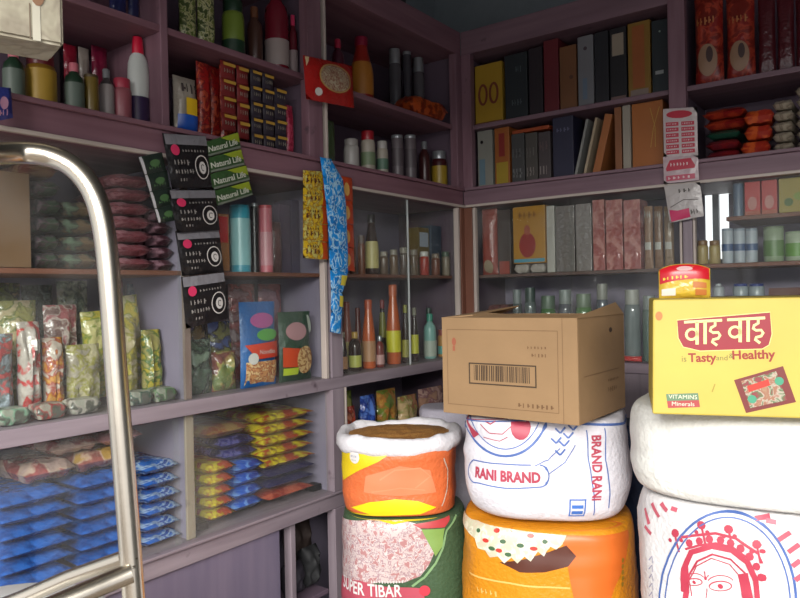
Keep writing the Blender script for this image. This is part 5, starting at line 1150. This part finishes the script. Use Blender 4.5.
def facep(bm):
    shape_poly(bm, [U(683, 572), U(689, 566), U(690, 585), U(688, 604), U(683, 604)])
    shape_line(bm, [U(688, 590), U(690, 574), U(698, 561), U(713, 554), U(731, 559), U(745, 572), U(751, 596)], .0035)
    shape_line(bm, [U(692, 596), U(690, 580), U(697, 566), U(712, 558), U(730, 564), U(742, 578), U(746, 600)], .002)
    shape_poly(bm, [U(738, 574), U(748, 572), U(754, 600), U(744, 606), U(741, 588)])
    shape_line(bm, [U(705, 571), U(706, 579), U(709, 575)], .0022); shape_disc(bm, *U(706, 578), .0025, .004, 8)
    for x, y, k in ((695, 582, .8), (721, 586, 1.1)):
        shape_line(bm, arcq(x, y, 10*k, 4.5*k, 180, 360, 10), .0022); shape_line(bm, arcq(x, y, 10*k, 4*k, 0, 180, 10), .0016); shape_disc(bm, *U(x, y), .0042*k, .0042*k, 12)
        shape_line(bm, arcq(x, y-3, 12*k, 7*k, 200, 340, 10), .0018)
    shape_line(bm, [U(708, 588), U(706, 600), U(710, 606)], .0015)
sq.dec('face_print', facep, Q)
for x, y, x2, y2 in ((646, 508, 650, 524), (653, 503, 660, 517), (662, 503, 668, 511), (646, 526, 652, 534), (778, 540, 790, 532), (788, 552, 799, 544), (766, 520, 776, 522), (792, 566, 800, 560), (672, 508, 678, 510), (755, 518, 770, 516), (795, 580, 803, 574)): sq.dec('radiating_print', lambda bm: shape_line(bm, [U(x, y), U(x2, y2)], .008), mat('b45464', .5))
sq.dec('side_marks', lambda bm: [shape_line(bm, [U(650, 560+k*9), U(653, 556+k*9), U(654, 563+k*9)], .002) for k in range(5)], mat('8c8ca8', .5))
zw0 = zq+.004; zbx = zAt(725, 421, 1.20)
Sack('flour_sack', p.x-.0, p.y, zw0, zbx+.004, .242, .20, yw, 'plain white sack lying between the queen sack and the yellow carton', PP('d6d6d0', .55), seed=51, k=6, ks=5, amp=.007, n=2.8)
# yellow carton
zc = zbx+.008; hC = zAt(725, 304, 1.22)-zAt(725, 420, 1.22); wC = .42; dC = .26
left = atD(655, 420, 1.235); ex = Vector((rt.x, rt.y, 0)).normalized(); ex = Matrix.Rotation(-math.radians(18), 3, 'Z') @ ex; ey = Vector((-ex.y, ex.x, 0))
cc = Vector((left.x, left.y, 0))+ex*wC/2+ey*dC/2
r = empty('noodle_carton', (cc.x, cc.y, zc), math.atan2(ex.y, ex.x), 'large yellow noodle carton with red banner on the plain white sack', 'box')
YB = mat('baa648', .5, bump=.08, bscale=14)
bm = bmesh.new(); add_box(bm, -wC/2, wC/2, -dC/2, dC/2, 0, hC, .003)
for v in bm.verts:
    if v.co.x < -wC/2+.01 and v.co.z < hC*.5: v.co.x -= .004
link('carton_body', bm, YB, r)
sf = lambda u, v, off: Vector((u, -dC/2-off, v))
def Y(px, py):
    q = ray(px, py); n = -ey; c0_ = cc-ey*dC/2; tt = (c0_-CAM).dot(n)/q.dot(n); h = CAM+q*tt; d = h-cc; return (d.dot(ex), h.z-zc)
def yd(nm, fn, m, off=.0006, cut=None): bm = bmesh.new(); fn(bm); return decal(nm, bm, sf, m, r, off=off, cut=cut)
RB = mat('8c1224', .45)
yd('red_banner', lambda bm: shape_poly(bm, [Y(677, 320), Y(770, 312), Y(772, 334), Y(769, 345), Y(762, 349), Y(700, 351), Y(683, 347), Y(678, 338)]), RB)
yd('banner_edge', lambda bm: shape_line(bm, [Y(677, 320), Y(770, 312), Y(772, 334), Y(769, 345), Y(762, 349), Y(700, 351), Y(683, 347), Y(678, 338)], .0014, closed=True), mat('e0d080', .45), .001)
wa_, wb_ = Y(722, 331), Y(700, 331)
def vai(bm, px):
    P_ = lambda x, y: Y(px+x, 331+y-.09*(px+x-724)*.6)
    w = .0052
    shape_line(bm, [P_(0, -11), P_(38, -11)], .0046)
    shape_line(bm, [P_(13, -11), P_(13, 12)], w); shape_line(bm, [P_(21, -11), P_(21, 12)], w)
    shape_line(bm, [P_(13-.3+5.5*math.cos(a)-5, 1.5+5.2*math.sin(a)) for a in [2*PI*k/18 for k in range(18)]], .0042, closed=True)
    shape_line(bm, [P_(31, -11), P_(31, -6), P_(27, -4), P_(26, -1), P_(29, 1), P_(34, 1), P_(36, 4), P_(34, 7), P_(29, 8), P_(28, 10), P_(33, 14)], .0044)
for px in (684, 727): yd('banner_lettering', lambda bm: vai(bm, px), mat('dcd490', .45), .0016)
yd('red_slogan', lambda bm: shape_text(bm, 'Tasty', Y(702, 358)[0], Y(702, 358)[1], .021, sx=.95, rot=.02, bold=.0006), mat('8c2414', .45))
yd('red_slogan', lambda bm: (shape_text(bm, 'Healthy', Y(753, 355)[0], Y(753, 355)[1], .021, sx=1.0, rot=.03, bold=.0006),), mat('8c2414', .45))
yd('grey_slogan', lambda bm: shape_text(bm, 'is', Y(684, 359)[0], Y(684, 359)[1], .015), mat('6c6c30', .45))
yd('grey_slogan', lambda bm: (shape_text(bm, 'and', Y(722, 358)[0], Y(722, 358)[1], .013), shape_text(bm, '&', Y(731, 356)[0], Y(731, 356)[1], .012)), mat('6c6c30', .45))
a, b = Y(666, 407), Y(700, 394)
yd('claim_panel', lambda bm: (shape_poly(bm, [Y(666, 394), Y(698, 393), Y(699, 400), Y(667, 401)]),), mat('5c7c5c', .45))
yd('claim_panel', lambda bm: (shape_poly(bm, [Y(667, 401), Y(699, 400), Y(700, 407), Y(668, 408)]),), mat('a03c3c', .45))
yd('claim_lettering', lambda bm: (shape_text(bm, 'VITAMINS', (a[0]+b[0])/2, Y(683, 397)[1], .010, sx=1.05), shape_text(bm, 'Minerals', (a[0]+b[0])/2, Y(683, 404)[1], .010, sx=1.1)), mat('d8d4bc', .45), .0014)
pkc = [Y(734, 380), Y(783, 366), Y(796, 402), Y(746, 413)]
yd('packet_picture', lambda bm: shape_poly(bm, pkc), mat('6c2420', .45))
yd('packet_picture_food', lambda bm: (shape_poly(bm, [Y(741, 381), Y(776, 371), Y(787, 400), Y(750, 408)]),), printed(['a09474', '8c5c44', 'a89c8c', '4c6840', '7c3034'], 70, .45, bump=0), .0012)
yd('packet_picture_banner', lambda bm: shape_poly(bm, [Y(747, 386), Y(768, 379), Y(770, 385), Y(749, 392)]), mat('c02c1c', .45), .0018)
for q in ((779, 381), (752, 399)): yd('packet_picture_green', lambda bm: shape_disc(bm, *Y(*q), .007, .007, 12), mat('3c8c6c', .45), .0018)
yd('corner_stamp', lambda bm: shape_disc(bm, *Y(659, 316), .006, .008, 14), mat('c06c2c', .45))
yd('crease_mark', lambda bm: shape_line(bm, [Y(712, 392), Y(715, 384)], .002), mat('94842c', .45))
# biscuit pouch standing on carton
cxy = cc+ex*(-wC/2+.062)+ey*(.02)
q = zc+hC
r = empty('biscuit_pouch', (cxy.x, cxy.y, q), math.atan2(ex.y, ex.x), 'yellow pouch with red rounded top standing on the yellow carton', 'packet')
hw = .046; hp = zAt(684, 264, 1.37)-q
bm = bmesh.new(); nx, ny = 12, 12; gg = {}
def pshape(u, v): # rounded top
    x = (u*2-1)*hw; z = v*hp*(1-.16*abs(2*u-1)**2.5); return x, z
def pth(u, v): return .014*(max(0, 1-abs(2*u-1)**3)*max(0, 1-abs(2*v-1)**5))**.6
for s in (0, 1):
    for i in range(nx+1):
        for jj in range(ny+1):
            u, v = i/nx, jj/ny; ed = i in (0, nx) or jj in (0, ny)
            if ed and s: gg[s, i, jj] = gg[0, i, jj]; continue
            x, z = pshape(u, v); gg[s, i, jj] = bm.verts.new((x, (-1 if s == 0 else 1)*pth(u, v), z))
for s in (0, 1):
    for i in range(nx):
        for jj in range(ny): bm.faces.new([gg[s, i, jj], gg[s, i+1, jj], gg[s, i+1, jj+1], gg[s, i, jj+1]])
link('wrapper', bm, foil('c8a838'), r, smooth=True)
sfp = lambda u, v, off: Vector((pshape(u, v)[0], -pth(u, v)-off, pshape(u, v)[1]))
def pd(nm, fn, m, off=.001): bm = bmesh.new(); fn(bm); return decal(nm, bm, sfp, m, r, off=off, cut=.1)
pd('red_top', lambda bm: shape_poly(bm, [(.02, .48), (.98, .60), (.98, .98), (.02, .98)]), mat('b81c28', .3))
pd('white_glare_patch', lambda bm: shape_disc(bm, .5, .86, .16, .07, 14), mat('c8a0a0', .3), .0018)
pd('yellow_lettering', lambda bm: shape_marks(bm, .08, .56, .5, .10, 6, 2), mat('d8c040', .3), .0018)
pd('white_label', lambda bm: shape_rect(bm, .05, .08, .32, .3), mat('d8d4c8', .3))
pd('picture', lambda bm: (shape_rect(bm, .66, .30, .92, .48), shape_rect(bm, .70, .08, .92, .26)), mat('b87038', .3))
# red packet seen behind the box on the cabinet rail
a = atY(634, 378, -.05)
R(pouch, 622, 641, 366, .025, zl, 'sweet_packet', 'bright red packet standing between the cardboard box and the yellow carton', 'packet', None, d=.03, m=foil('c02c28'))
# dark case on top of the left wall cabinet
a = atX(415, 15, -.12)
put(boxo('storage_case', (-.10, .10, -.10, .10, 0, .26), mat('1a1a1c', .6), None, .006), (-.14, -.42, Z_TOP+.002), 0, 'black case on top of the left wall cabinet', 'case')
